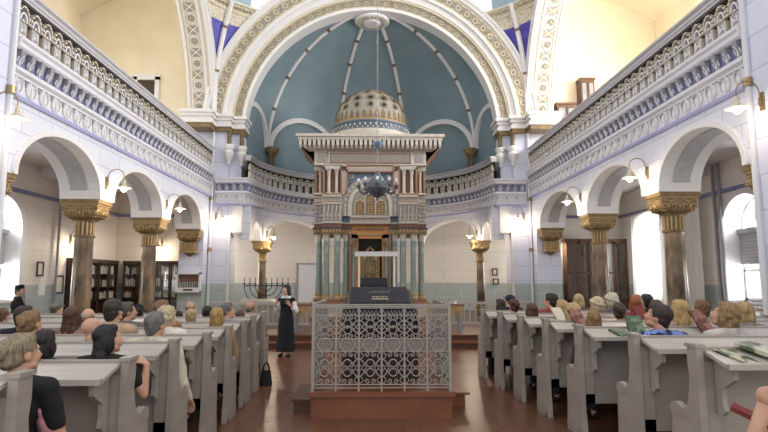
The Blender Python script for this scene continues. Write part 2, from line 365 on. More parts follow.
    for d in (0.0, 0.22, 0.30, 0.76, 0.88): # raised borders running along the soffit
        w_ = 0.03 if d in (0.30, 0.76) else 0.10
        pts = [(cy-(R-0.03)*math.cos(PI*i/48), cz+(R-0.03)*math.sin(PI*i/48)) for i in range(49)]
        for i in range(48):
            a, b = pts[i], pts[i+1]; a2 = (cy+(a[0]-cy)*1.02, cz+(a[1]-cz)*1.02); b2 = (cy+(b[0]-cy)*1.02, cz+(b[1]-cz)*1.02)
            mb.hexa([fn(*a, d), fn(*b, d), fn(*b, d+w_), fn(*a, d+w_), fn(*a2, d), fn(*b2, d), fn(*b2, d+w_), fn(*a2, d+w_)], 'white')
    sa = struct(mb.build('trim_3' if s < 0 else 'trim_4'))
    def rosette(big):
        m_ = MB()
        f = lambda u, v, w: (u, v, w)
        if big:
            m_.tube([(0.17*math.cos(t), 0.17*math.sin(t), 0.01) for t in [2*PI*i/16 for i in range(16)]], 0.018, 5, 'white', closed=True)
            m_.ell((0, 0, 0.01), (0.055, 0.055, 0.03), 8, 4, 'orng')
            for k in range(8): m_.ell((0.10*math.cos(k*PI/4), 0.10*math.sin(k*PI/4), 0.005), (0.03, 0.03, 0.015), 6, 4, 'orngrey')
        else:
            for q in (-1, 1):
                m_.prism([(0, 0), (-0.2, q*0.17), (0.2, q*0.17)], f, 0, 0.015, 'orngrey')
                m_.prism([(0, 0), (q*0.2, -0.14), (q*0.2, 0.14)], f, 0, 0.012, 'orng')
                m_.tube([(-0.23, q*0.2, 0.01), (0.23, -q*0.2, 0.01)], 0.018, 5, 'white')
        return m_.mesh('soffit_rosette' if big else 'soffit_lozenge')
    rm = [rosette(True), rosette(False)]
    n = 46
    for k in range(1, n):
        t = PI*k/n
        if t < PI*0.42: continue
        me = rm[k % 2]; o = bpy.data.objects.new('soffit_rosette' if k % 2 == 0 else 'soffit_lozenge', me); C.objects.link(o); o.parent = sa
        p = (s*6.54, cy-(R-0.015)*math.cos(t), cz+(R-0.015)*math.sin(t))
        nrm = Vector((0, math.cos(t), -math.sin(t))); xa = Vector((1, 0, 0)); ya = nrm.cross(xa)
        mtx = Matrix((xa, ya, nrm)).transposed().to_4x4(); mtx.translation = p; o.matrix_world = mtx
        o.scale = (0.95, 0.92, 1)
    # pendentive
    mb = MB()
    def pend(a, b, s=s, off=0):
        z = 7.5+(12.05-7.5)*b
        ax = -math.sqrt(max(6.3**2-(z-7.4)**2, 0)); ax = max(ax, -6.0); A = Vector((ax, 20.0))
        by = 14.2+math.sqrt(max(6.12**2-(z-7.4)**2, 0)); B = Vector((-6.0, min(by, 20.0)))
        K = (A+B)/2*0.72+Vector((-6.0, 20.0))*0.28
        p = A*(1-a)**2+K*2*a*(1-a)+B*a*a; inward = Vector((5.0, -5.0)).normalized(); p = p+inward*off
        return (-s*p.x, p.y, z)
    def pm(a, b):
        z = 7.5+4.55*b
        if 0.10 < a < 0.44 or 0.56 < a < 0.90:
            if 9.45 < z < 9.85 or 9.95 < z < 11.35 or 8.9 < z < 9.4: return 'cobalt'
        if z > 11.35: return 'speck'
        return 'ornc'
    mb.surf(pend, 40, 44, mf=pm)
    pe = struct(mb.build('trim_5' if s < 0 else 'trim_6'))
    mb = MB(); mb.tube([pend(0.5, b/20, off=0.05) for b in range(21)], 0.1, 8, 'white')
    for b in (0.45, 0.8): 
        c = Vector(pend(0.5, b, off=0.05)); c2 = Vector(pend(0.5, b+0.02, off=0.05)); mb.cyl(c, c2, 0.125, 0.125, 10, 'gold')
    mb.build('vault_rib', pe)
    mb = MB(); mb.tube([pend(a/16, 0.995, off=0.03) for a in range(17)], 0.05, 6, 'ornc'); mb.tube([pend(a/16, 0.93, off=0.03) for a in range(17)], 0.03, 6, 'ornc')
    for a in range(1, 16):
        c = Vector(pend(a/16, 0.962, off=0.05)); mb.ell(c, 0.055, 8, 5, 'orng')
    mb.build('vault_moulding', pe)
# main dome: only its lower ring shows
mb = MB()
for i in range(72):
    for j in range(5):
        q = []
        for (ii, jj) in ((i, j), (i+1, j), (i+1, j+1), (i, j+1)):
            t = 2*PI*ii/72; k = 7.27*(1-0.0125*jj); q.append((k*math.cos(t), 14.2+k*math.sin(t), 12.0+0.45*jj))
        if max(p[1] for p in q) > 19.97 and j < 4: continue
        mb.quad(*q, 'skyblue')
struct(mb.build('ceiling_dome'))

# great arch in front of the apse
fa = lambda u, z, d: (u, 20.0+d, z)
mb = MB(); zc = 7.4; RR = 4.9
def ring(r0, r1, d0, d1, m): arch_band(mb, 0, r0, zc, r0, r1-r0, fa, d0, d1, m, nseg=64)
ring(6.17, 6.4, -0.10, 0.6, 'white'); ring(6.3, 6.4, -0.16, 0.6, 'white'); ring(5.67, 6.18, -0.0, 0.6, 'ornc'); ring(5.58, 5.67, -0.05, 0.6, 'white'); ring(5.37, 5.59, 0.10, 0.8, 'white'); ring(5.3, 5.37, 0.16, 0.8, 'ornc')
ring(4.98, 5.37, 0.30, 0.85, 'ornc'); ring(4.88, 4.99, 0.25, 0.9, 'white')
ga = struct(mb.build('trim_7'))
def scroll(mname, w, h):
    m_ = MB(); f = lambda x, y: (x, y, 0.012)
    m_.tube([(h*0.34*math.cos(t), h*0.34*math.sin(t), 0.012) for t in [2*PI*i/12 for i in range(12)]], 0.022, 4, 'orng', closed=True)
    m_.ell((0, 0, 0.01), (h*.14, h*.14, 0.03), 8, 4, 'orngrey')
    for q in (-1, 1):
        m_.tube(spiral((q*w*0.36, q*h*0.12), h*0.24, 0.9, -q*PI/2, f, 10), 0.02, 4, 'orngrey')
        m_.prism([(q*w*0.5, -q*h*0.38), (q*w*0.24, -q*h*0.38), (q*w*0.34, -q*h*0.1)], lambda u, v, t: (u, v, t), 0, 0.02, 'orng')
    return m_.mesh(mname)
for (r, d, h, cnt) in ((5.925, -0.005, 0.44, 44), (5.175, 0.295, 0.34, 42)):
    w = PI*r/cnt; me = scroll('arch_scroll', w, h)
    for k in range(cnt):
        t = PI*(k+0.5)/cnt; o = bpy.data.objects.new('arch_scroll', me); C.objects.link(o); o.parent = ga
        rad = Vector((-math.cos(t), 0, math.sin(t))); xa = Vector((math.sin(t), 0, math.cos(t))); n_ = Vector((0, -1, 0))
        if xa.cross(rad).dot(n_) < 0: xa = -xa
        mtx = Matrix((xa, rad, n_)).transposed().to_4x4(); mtx.translation = (rad.x*r, 20+d, zc+rad.z*r); o.matrix_world = mtx

# end wall piers with cornices
for s in (-1, 1):
    mb = MB(); X = lambda a, b: sorted((s*a, s*b))
    mb.box(*X(5.2, 6.0), 20.0, 20.8, 0, 4.5, 'pier'); mb.box(*X(5.38, 6.86), 20.0, 20.9, 4.5, 7.4, 'pier'); mb.box(*X(4.95, 5.42), 20.3, 20.95, 4.9, 7.4, 'pier')
    mb.box(*X(5.2, 5.28), 19.96, 20.05, 0, 4.5, 'white')
    # cornice blocks
    for (z, zz, e) in ((7.22, 7.38, 0.03), (7.38, 7.5, 0.09), (7.5, 7.62, 0.03), (7.62, 7.74, 0.10), (7.74, 7.86, 0.17)):
        mb.box(*X(5.36-e, 6.0+e), 19.86-e, 20.9, z, zz, 'white' if zz > 7.4 else 'gold'); mb.box(*X(4.92-e, 5.4), 20.2-e, 20.95, z, zz, 'white' if zz > 7.4 else 'gold')
        mb.box(*X(5.9-e, 7.0), 19.3-e, 20.0, z, zz, 'white' if zz > 7.4 else 'gold')
    pw = struct(mb.build('wall_end_pier_'+SIDE[s]))
    # colonnettes on scrolled corbels in the notches
    for (x, y) in ((5.36, 19.98), (4.96, 20.28)):
        mb = MB(); mb.cyl((s*x, y, 6.72), (s*x, y, 7.16), 0.085, 0.08, 12, 'antique'); mb.cyl((s*x, y, 7.16), (s*x, y, 7.3), 0.08, 0.15, 10, 'gold')
        mb.lathe([(0.001, 5.95), (0.09, 5.98), (0.08, 6.1), (0.17, 6.28), (0.2, 6.42), (0.14, 6.52), (0.2, 6.6), (0.21, 6.72), (0.001, 6.72)], (s*x, y, 0), 12, 'white')
        mb.build('colonnette', pw)
    # hanging box under the balcony corner
    mb = MB(); mb.box(*X(4.8, 5.2), 19.98, 20.35, 3.42, 4.5, 'white'); mb.box(*X(4.78, 5.22), 19.96, 20.37, 4.3, 4.36, 'ledge'); mb.box(*X(4.86, 5.14), 20.02, 20.31, 3.36, 3.42, 'white'); mb.build('pendant', pw)
    # drain pipe in the corner, painted white with brass bands
    t = empty('wall_pipe', (s*5.93, 19.93, 0))
    mb = MB(); mb.cyl((0, 0, 0), (0, 0, 7.3), 0.055, n=10, m='pipe'); mb.build('pipe', t)
    for z in (2.72, 4.62): mb = MB(); mb.cyl((0, 0, z), (0, 0, z+0.14), 0.08, n=10, m='brass'); mb.build('pipe_band', t)
    tag(t, 'white painted vertical pipe in the %s corner beside the apse' % SIDE[s], 'pipe')
    t = empty('wall_pipe', (s*5.93, PIER[s]+0.0, 0))
    mb = MB(); mb.cyl((0, 0, 0), (0, 0, 13.3), 0.045, n=10, m='pipe'); mb.build('pipe', t)
    mb = MB(); mb.cyl((0, 0, 4.72), (0, 0, 4.86), 0.07, n=10, m='brass'); mb.cyl((-0.06, 0, 4.79), (0.06, 0, 4.79), 0.03, n=8, m='brass'); mb.build('pipe_band', t)
    tag(t, 'thin white pipe on the edge of the near pier at the far %s' % SIDE[s], 'pipe')

# ---- apse
AY = 20.3; AR = 5.2
BAY = [math.radians(a) for a in (0, 30, 72, 108, 150, 180)]
mb = MB(); mb.surf(lambda a, b: (AR*math.cos(PI*a), AY+AR*math.sin(PI*a), 4.6+2.75*b), 60, 4, 'blue')
mb.surf(lambda a, b: (AR*math.cos(PI*a)*math.cos(b*PI/2), AY+AR*math.sin(PI*a)*math.cos(b*PI/2), 7.33+5.05*math.sin(b*PI/2)), 60, 24, 'blue')
mb.surf(lambda a, b: ((5.55+1.4*0)*math.cos(PI*a), AY+5.55*math.sin(PI*a), 4.6+8*b), 40, 2, 'blue')
apw = struct(mb.build('wall_apse', fix=False))
def rib_pt(ang, e, r=AR-0.03): return (r*math.cos(ang)*math.cos(e), AY+r*math.sin(ang)*math.cos(e), 7.33+5.02*math.sin(e))
for a in BAY[1:5]:
    mb = MB(); mb.tube([rib_pt(a, 0.02+(PI/2-0.12)*i/24) for i in range(25)], 0.075, 8, 'white')
    for e in (0.33, 0.62, 0.9, 1.15): mb.cyl(rib_pt(a, e), rib_pt(a, e+0.025), 0.1, 0.1, 8, 'gold')
    mb.build('dome_rib', apw)
mb = MB(); mb.lathe([(0.001, 0), (0.3, 0), (0.34, 0.04), (0.34, 0.08), (0.66, 0.06), (0.7, 0.1), (0.7, 0.16), (0.001, 0.2)], (0, AY+0.72, 12.05), 32, 'white')
for k in range(24): mb.ell((0.5*math.cos(k*PI/12), AY+0.72+0.5*math.sin(k*PI/12), 12.08), (0.05, 0.05, 0.03), 6, 4, 'orng')
mb.build('apex_medallion', apw)
for i in range(5):
    a0, a1 = BAY[i], BAY[i+1]; P0 = Vector((AR*math.cos(a0), AY+AR*math.sin(a0), 0)); P1 = Vector((AR*math.cos(a1), AY+AR*math.sin(a1), 0))
    mid = (P0+P1)/2; du = (P1-P0).normalized(); dn = Vector((mid.x, mid.y-AY, 0)).normalized(); L = (P1-P0).length
    fc = lambda u, z, d, mid=mid, du=du, dn=dn: tuple(mid+du*u+dn*d+Vector((0, 0, z)))
    mb = MB(); hw = L/2-0.2; arch_band(mb, 0, hw, 7.3, 1.60-0.15 if hw > 1.3 else 1.42, 0.21, fc, -0.10, 0.3, 'white', leg=0, nseg=24)
    arch_band(mb, 0, hw+0.12, 7.3, (1.60-0.15 if hw > 1.3 else 1.42)+0.12, 0.06, fc, -0.12, 0.2, 'ledge', leg=0, nseg=24); mb.build('blind_arch', apw)
for a in BAY[1:5]:
    mb = MB(); c = ((AR-0.28)*math.cos(a), AY+(AR-0.28)*math.sin(a), 0)
    for q in (-0.09, 0.09):
        cc = (c[0]-q*math.sin(a), c[1]+q*math.cos(a)); mb.cyl((*cc, 5.5), (*cc, 6.95), 0.085, 0.075, 12, 'antique'); mb.cyl((*cc, 6.95), (*cc, 7.08), 0.09, 0.17, 10, 'gold')
    mb.lathe([(0.001, 7.08), (0.26, 7.08), (0.27, 7.14), (0.3, 7.2), (0.3, 7.3), (0.001, 7.3)], (c[0], c[1], 0), 8, 'gold'); mb.build('drum_column', apw)
# outer wall of the apse ambulatory
mb = MB(); mb.surf(lambda a, b: (6.7*math.cos(PI*a), 20.4+6.3*math.sin(PI*a), 4.6*b), 60, 2, 'wallin'); struct(mb.build('wall_apse_outer', fix=False))
mb = MB(); mb.surf(lambda a, b: ((4.7+2.3*b)*math.cos(PI*a), 20.0+(4.7+2.3*b)*math.sin(PI*a), 4.52), 50, 1, 'ceil'); struct(mb.build('ceiling_apse_ambulatory', fix=False))
AC = {-1: (-4.32, 21.5), 1: (4.30, 21.3)}
for s in (-1, 1):
    fc = lambda u, z, d, s=s: (s*(4.58+d)*math.cos(u/4.6), 20.05+(4.6+d)*math.sin(u/4.6), z)
    uc = 4.6*math.atan2(AC[s][1]-20.05, 4.32)
    mb = MB()
    ops = [(uc-0.21-0.44, 0.40, 3.2, 3.24, 0.66), (uc+0.3+1.68, 1.64, 3.2, 3.24, 0.98)]
    arch_wall(mb, 0.1, 4.6*PI/2, 3.2, 4.45, ops, fc, -0.05, 0.40, 'wall', soff='white', nseg=28)
    for q in ops: arch_band(mb, q[0], q[1], q[3], q[4], 0.09, fc, -0.08, -0.05, 'white', leg=0.03)
    struct(mb.build('wall_apse_arcade_'+SIDE[s]))

# ================================================================ COLUMNS, CORBELS
def capital_bm(mb, hx, hy, z1, faces=((0, -1), (1, 0), (-1, 0), (0, 1)), back=None, H=0.44):
    """square cushion capital carved with scrolls: abacus, tapering block, scroll relief; centre 0,0"""
    mb.box(-hx, hx, -hy, hy, z1-0.09, z1, 'gold'); mb.box(-hx+0.03, hx-0.03, -hy+0.03, hy-0.03, z1-0.13, z1-0.09, 'goldhi')
    zt = z1-0.13; zb = z1-H; prof = [(0.05, zt), (0.05, zt-0.14), (0.10, zb+0.06), (0.20, zb)]
    for i in range(3):
        (a, za), (b, zb_) = prof[i], prof[i+1]; q = []
        for (e, z) in ((a, za), (b, zb_)):
            for sx, sy in ((-1, -1), (1, -1), (1, 1), (-1, 1)): q.append((sx*(hx-e), sy*(hy-e), z))
        mb.add(q, [(0, 1, 5, 4), (1, 2, 6, 5), (2, 3, 7, 6), (3, 0, 4, 7)], 'gold')
    mb.box(-hx+0.2, hx-0.2, -hy+0.2, hy-0.2, zb-0.03, zb+0.01, 'gold')
    for (nx, ny) in faces:
        hw = hx if ny else hy; hd = hy if ny else hx
        def f(u, v, nx=nx, ny=ny, hd=hd):
            d = hd-0.055-(0.05 if v < zb+0.12 else 0)
            return (nx*d + (-ny)*u, ny*d + nx*u, v)
        zm = zt-0.15
        for q in (-1, 1):
            mb.tube(spiral((q*hw*0.30, zm), 0.105, 1.3, PI/2, f, 18, -q), 0.016, 5, 'goldhi')
            mb.tube(spiral((q*hw*0.72, zm-0.02), 0.085, 1.2, -PI/2, f, 16, -q), 0.015, 5, 'goldhi')
            mb.tube([f(q*hw*0.1, zt-0.02), f(q*hw*0.5, zt-0.05), f(q*hw*0.85, zt-0.02)], 0.014, 5, 'goldhi')
        mb.ell(f(0, zm-0.02), 0.035, 8, 5, 'goldhi')
def column(x, y, label, z1=3.46, hx=0.43, hy=0.325, r=0.205, zf=0.0, cat='column'):
    t = empty('marble_column', (x, y, zf)); z1 -= zf
    mb = MB(); capital_bm(mb, hx, hy, z1); zb = z1-0.47
    mb.lathe([(r-0.02, zb), (r-0.03, zb-0.05), (r-0.035, zb-0.3), (r+0.02, zb-0.31), (r+0.02, zb-0.35), (r-0.01, zb-0.36)], n=20, m='gold')
    for k in range(14): a = 2*PI*k/14; mb.cyl((( r-0.02)*math.cos(a), (r-0.02)*math.sin(a), zb-0.3), ((r-0.02)*math.cos(a), (r-0.02)*math.sin(a), zb-0.02), 0.022, n=6, m='goldhi')
    mb.build('capital', t)
    mb = MB(); mb.lathe([(r+0.012, 0.36), (r, 1.2), (r-0.015, zb-0.35)], n=28, m='marble'); mb.build('shaft', t)
    mb = MB(); mb.box(-r-0.1, r+0.1, -r-0.1, r+0.1, 0, 0.14, 'marble'); mb.lathe([(0.001, 0.14), (r+0.09, 0.14), (r+0.1, 0.2), (r+0.04, 0.24), (r+0.03, 0.3), (r+0.06, 0.34), (r+0.01, 0.38)], n=24, m='gold'); mb.build('base', t)
    return tag(t, label, cat)
column(-6.43, 12.22, 'brown marble column with gold scroll capital, nearer one on the left of the nave')
column(-6.43, 15.77, 'brown marble column with gold scroll capital, farther one on the left, before the bookcases')
column(6.43, 11.30, 'brown marble column with gold scroll capital, nearer one on the right, by the white curtain', z1=3.52)
column(6.43, 15.06, 'brown marble column with gold scroll capital, farther one on the right, before the glazed cabinet', z1=3.52)
column(AC[-1][0], AC[-1][1], 'slim marble column in the apse left of the ark, behind the menorah', z1=3.2, hx=0.36, hy=0.36, r=0.155, zf=0.3)
column(AC[1][0], AC[1][1], 'slim marble column in the apse right of the ark, beside the small plaques', z1=3.22, hx=0.36, hy=0.36, r=0.155, zf=0.3)
def corbel(x, y, rz, label, z1):
    t = empty('capital_corbel', (x, y, 0), rz); mb = MB(); mb.T = Matrix.Translation((0, -0.11, 0))
    capital_bm(mb, 0.42, 0.22, z1, faces=((0, -1), (1, 0), (-1, 0))); mb.T = None
    mb.build('capital', t)
    mb = MB(); zb = z1-0.47; mb.box(-0.24, 0.24, -0.26, 0.11, zb-0.30, zb, 'gold'); mb.box(-0.27, 0.27, -0.29, 0.11, zb-0.36, zb-0.30, 'goldhi')
    for k in range(6): mb.cyl((-0.2+0.08*k, -0.265, zb-0.28), (-0.2+0.08*k, -0.265, zb-0.02), 0.024, n=6, m='goldhi')
    mb.lathe([(0.22, zb-0.36), (0.14, zb-0.42), (0.001, zb-0.5)], (0, -0.02, 0), 12, 'gold'); mb.build('fluted_pendant', t)
    return tag(t, label, 'corbel')
corbel(-6.43, 19.31, 0, 'gold half capital bracketed from the left end wall pier, above the wall box', 3.46)
corbel(6.43, 19.31, 0, 'gold half capital bracketed from the right end wall pier, beside the glazed cabinet', 3.52)
corbel(-6.43, PIER[-1]+0.11, PI, 'gold half capital on the near left pier at the edge of the photo', 3.46)
corbel(6.43, PIER[1]+0.11, PI, 'gold half capital on the near right pier at the edge of the photo', 3.52)

# ================================================================ GALLERY BALUSTRADES AND CORNICES
def fan_mesh(w=0.335):
    mb = MB(); f = lambda u, z, d: (u, d, z); R = w*0.49
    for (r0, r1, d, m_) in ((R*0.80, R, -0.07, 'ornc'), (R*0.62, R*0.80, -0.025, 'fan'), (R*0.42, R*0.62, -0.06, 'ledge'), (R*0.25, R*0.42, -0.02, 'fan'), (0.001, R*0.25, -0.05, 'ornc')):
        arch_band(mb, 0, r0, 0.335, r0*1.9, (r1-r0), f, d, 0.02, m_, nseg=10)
    for k in range(9):
        t = PI*(k+0.5)/9; mb.ell((-R*0.9*math.cos(t), -0.075, 0.335+R*1.75*math.sin(t)), 0.014, 6, 4, 'greydark')
    return mb.mesh('fan_panel')
def key_mesh():
    mb = MB(); f = lambda u, v, w: (u, w, v)
    mb.prism([(-0.095, 0.30), (0.095, 0.30), (0.095, 0.05), (0.0, 0.0), (-0.095, 0.05)], f, -0.045, 0.03, 'ornc')
    mb.prism([(-0.065, 0.265), (0.065, 0.265), (0.065, 0.10), (-0.065, 0.10)], f, -0.05, -0.045, 'greyp')
    for q in ([(-0.045, 0.12), (-0.045, 0.24), (0.045, 0.24), (0.045, 0.15), (-0.01, 0.15), (-0.01, 0.2)],):
        mb.tube([(u, -0.052, v) for u, v in q], 0.014, 4, 'white')
    mb.tube([(-0.085, -0.05, 0.07), (-0.085, -0.05, 0.28), (0.085, -0.05, 0.28), (0.085, -0.05, 0.07)], 0.011, 4, 'ledge')
    mb.cyl((0.172, 0.0, 0.0), (0.172, 0.0, 0.31), 0.018, n=6, m='wood')
    return mb.mesh('key_block')
def bracket_mesh():
    mb = MB(); f = lambda u, v, w: (w, u, v)
    mb.prism([(0.04, 0.0), (-0.04, 0.01), (-0.06, 0.07), (-0.05, 0.13), (-0.11, 0.17), (-0.13, 0.23), (-0.13, 0.29), (0.04, 0.29)], f, -0.055, 0.055, 'greyp')
    mb.tube([(0.0, -0.062, 0.03), (0.0, -0.066, 0.12), (0.0, -0.13, 0.19)], 0.018, 5, 'ledge')
    mb.tube([(0.06, -0.05, 0.08+0.0), (0.06, -0.09, 0.16)], 0.015, 5, 'ledge'); mb.tube([(-0.06, -0.05, 0.08), (-0.06, -0.09, 0.16)], 0.015, 5, 'ledge')
    return mb.mesh('cornice_bracket')
def leaf_mesh():
    mb = MB()
    for q in (-1, 1):
        mb.tube([(0.0, -0.02, 0.02), (q*0.09, -0.03, 0.06), (q*0.14, -0.03, 0.15), (q*0.12, -0.05, 0.25), (q*0.07, -0.06, 0.29)], 0.016, 5, 'white')
        mb.ell((q*0.06, -0.02, 0.15), (0.035, 0.02, 0.07), 6, 5, 'ledge')
    mb.ell((0, -0.03, 0.14), (0.022, 0.025, 0.11), 6, 6, 'white'); mb.ell((0, -0.04, 0.03), (0.03, 0.03, 0.03), 6, 4, 'white')
    mb.prism([(-0.19, 0.30), (-0.11, 0.30), (-0.15, 0.2)], lambda u, v, w: (u, w, v), -0.03, 0.0, 'greyp')
    return mb.mesh('frieze_leaf')
FAN, KEY, BRK, LEAF = fan_mesh(), key_mesh(), bracket_mesh(), leaf_mesh()
def densify(pts, step=0.18):
    out = [Vector(pts[0])]
    for a, b in zip(pts, pts[1:]):
        a = Vector(a); b = Vector(b); n = max(1, int((b-a).length/step))
        out += [a+(b-a)*i/n for i in range(1, n+1)]
    return out
class Path:
    def __init__(s, pts, side):   # side: +1 viewer is on the right hand of travel, -1 left
        s.p = [Vector(q) for q in pts]; s.side = side; s.c = [0]
        for a, b in zip(s.p, s.p[1:]): s.c.append(s.c[-1]+(b-a).length)
        s.L = s.c[-1]
    def at(s, t):
        i = 0
        while i < len(s.c)-2 and s.c[i+1] < t: i += 1
        a, b = s.p[i], s.p[i+1]; k = (t-s.c[i])/max(1e-6, s.c[i+1]-s.c[i]); d = (b-a).normalized()
        n = Vector((d.y, -d.x))*s.side; return a+(b-a)*k, n
    def rows(s):
        out = []
        for i, p in enumerate(s.p):
            ds = []
            if i > 0: ds.append((p-s.p[i-1]).normalized())
            if i < len(s.p)-1: ds.append((s.p[i+1]-p).normalized())
            ns = [Vector((d.y, -d.x))*s.side for d in ds]; n = sum(ns, Vector((0, 0)))/len(ns); n = n/max(0.3, n.length_squared)
            out.append(((p.x, p.y, 0), (n.x, n.y, 0)))
        return out
def place(me, name, par, path, t, z, off=0.0, sc=1):
    p, n = path.at(t); o = bpy.data.objects.new(name, me); C.objects.link(o); o.parent = par
    o.location = (p.x+n.x*off, p.y+n.y*off, z); o.rotation_euler = (0, 0, math.atan2(n.y, n.x)+PI/2); o.scale = (sc, 1, 1); return o
def balustrade(label, path, Z, pitch=0.338, group=None):
    t = empty('gallery_balustrade', (0, 0, 0)); rows = path.rows()
    mb = MB(); mb.sweep([(0.0, Z+0.68), (0.08, Z+0.68), (0.08, Z+0.72), (0.10, Z+0.74), (0.10, Z+0.79), (0.08, Z+0.80), (0.13, Z+0.84), (0.13, Z+0.88), (0.10, Z+0.90), (-0.12, Z+0.90), (-0.12, Z+0.68)], rows, 'rail'); mb.build('handrail', t)
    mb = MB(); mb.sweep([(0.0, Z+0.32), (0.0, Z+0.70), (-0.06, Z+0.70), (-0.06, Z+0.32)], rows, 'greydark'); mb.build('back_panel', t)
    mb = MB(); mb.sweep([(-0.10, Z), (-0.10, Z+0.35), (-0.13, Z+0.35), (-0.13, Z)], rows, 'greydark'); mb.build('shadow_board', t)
    n = min(99, int(path.L/pitch)); pt = path.L/n
    for k in range(n): place(FAN, 'fan_panel', t, path, (k+0.5)*pt, Z, 0, pt/0.338); place(KEY, 'key_block', t, path, (k+0.5)*pt, Z+0.01)
    return tag(t, label, 'balustrade')
def cornice(label, path, Z, bp=0.272, lp=0.37):
    t = empty('gallery_cornice', (0, 0, 0)); rows = path.rows()
    mb = MB(); mb.sweep([(-0.1, Z), (0.18, Z), (0.18, Z-0.05), (0.14, Z-0.09), (0.14, Z-0.16), (0.10, Z-0.2), (-0.1, Z-0.2)], rows, 'ledge'); mb.build('upper_ledge', t)
    mb = MB(); mb.sweep([(-0.1, Z-0.18), (0.012, Z-0.18), (0.012, Z-0.96), (-0.1, Z-0.96)], rows, 'ledge'); mb.sweep([(0.0, Z-0.2), (0.024, Z-0.2), (0.024, Z-0.48), (0.0, Z-0.48)], rows, 'lilacdark'); mb.build('frieze_ground', t)
    mb = MB(); mb.sweep([(-0.1, Z-0.48), (0.08, Z-0.48), (0.11, Z-0.52), (0.11, Z-0.56), (0.05, Z-0.60), (0.05, Z-0.64), (-0.1, Z-0.64)], rows, 'ledge'); mb.build('middle_ledge', t)
    mb = MB(); mb.sweep([(-0.1, Z-0.94), (0.05, Z-0.94), (0.07, Z-0.97), (0.05, Z-1.02), (-0.1, Z-1.02)], rows, 'lilac'); mb.build('lilac_band', t)
    n = min(99, int(path.L/bp)); pt = path.L/n
    for k in range(n): place(BRK, 'cornice_bracket', t, path, (k+0.5)*pt, Z-0.48)
    n = min(99, int(path.L/lp)); pt = path.L/n
    for k in range(n): place(LEAF, 'frieze_leaf', t, path, (k+0.5)*pt, Z-0.95, 0.0)
    return tag(t, label, 'cornice')
for s in (-1, 1):
    p = Path([(s*6.0, PIER[s]+0.04), (s*6.0, 19.96)], -s if False else (1 if s < 0 else -1))
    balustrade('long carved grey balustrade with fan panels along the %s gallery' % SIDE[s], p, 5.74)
    cornice('white and lilac bracketed cornice under the %s gallery balustrade' % SIDE[s], p, 5.74)
el = lambda a, rx, ry: (rx*math.cos(a), 20.0+ry*math.sin(a))
curve = [el(math.radians(a), 4.62, 4.68) for a in range(180, -1, -5)]
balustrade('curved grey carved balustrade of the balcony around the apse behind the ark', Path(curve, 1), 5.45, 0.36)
cornice('curved white and lilac bracketed cornice of the balcony around the apse', Path([(-5.8, 20.0-0.02), (-4.72, 20.0-0.02)]+[el(math.radians(a), 4.62, 4.68) for a in range(175, 0, -5)]+[(4.72, 19.98), (5.8, 19.98)], 1), 5.45)
mb = MB(); mb.surf(lambda a, b: ((4.6+0.8*b)*math.cos(PI*a), 20.0+(4.65+0.8*b)*math.sin(PI*a), 5.4), 50, 1, 'ledge'); struct(mb.build('floor_apse_balcony', fix=False))
# ================================================================ ARK
CZ = 0.30
ark = empty('torah_ark', (-0.05, 19.0, CZ))
SDS = (-1, 1)
def part(name, fn, parent=ark):
    mb = MB(); fn(mb); return mb.build(name, parent)
def B(mb, x0, x1, y0, y1, z0, z1, m, sym=True):
    if not sym or 1 in SDS: mb.box(x0, x1, y0, y1, z0-CZ, z1-CZ, m)
    if sym and -1 in SDS: mb.box(-x1, -x0, y0, y1, z0-CZ, z1-CZ, m)
def f_plinth(mb):
    for (x0, x1) in ((0.72, 2.02),):
        B(mb, x0, x1, -0.05, 2.3, 0.30, 0.88, 'arkstone'); B(mb, x0-0.03, x1+0.05, -0.1, 2.3, 0.84, 0.92, 'terra'); B(mb, x0-0.03, x1+0.06, -0.12, 2.3, 0.30, 0.42, 'terra')
    B(mb, -0.75, 0.75, -0.35, 1.0, 0.30, 0.46, 'step', False); B(mb, -0.75, 0.75, -0.1, 1.0, 0.46, 0.62, 'step', False)
part('plinth', f_plinth)
COLX = [0.86, 1.16, 1.54, 1.83]
def f_col(mb):
    mb.box(-0.16, 0.16, -0.16, 0.16, 0.92-CZ, 1.02-CZ, 'terra'); mb.lathe([(0.001, 1.02-CZ), (0.15, 1.02-CZ), (0.155, 1.08-CZ), (0.12, 1.12-CZ), (0.135, 1.18-CZ), (0.115, 1.2-CZ)], n=16, m='goldhi')
    mb.lathe([(0.115, 1.2-CZ), (0.108, 3.08-CZ)], n=18, m='green')
    mb.lathe([(0.11, 3.06-CZ), (0.12, 3.1-CZ), (0.12, 3.26-CZ), (0.16, 3.3-CZ), (0.16, 3.33-CZ), (0.001, 3.33-CZ)], n=16, m='arkstone')
mb = MB(); f_col(mb); CM = mb.mesh('column')
for s in (-1, 1):
    for k, x in enumerate(COLX):
        o = bpy.data.objects.new('column', CM); C.objects.link(o); o.parent = ark; o.location = (s*x, (0.28, 0.06, 0.06, 0.32)[k], 0)
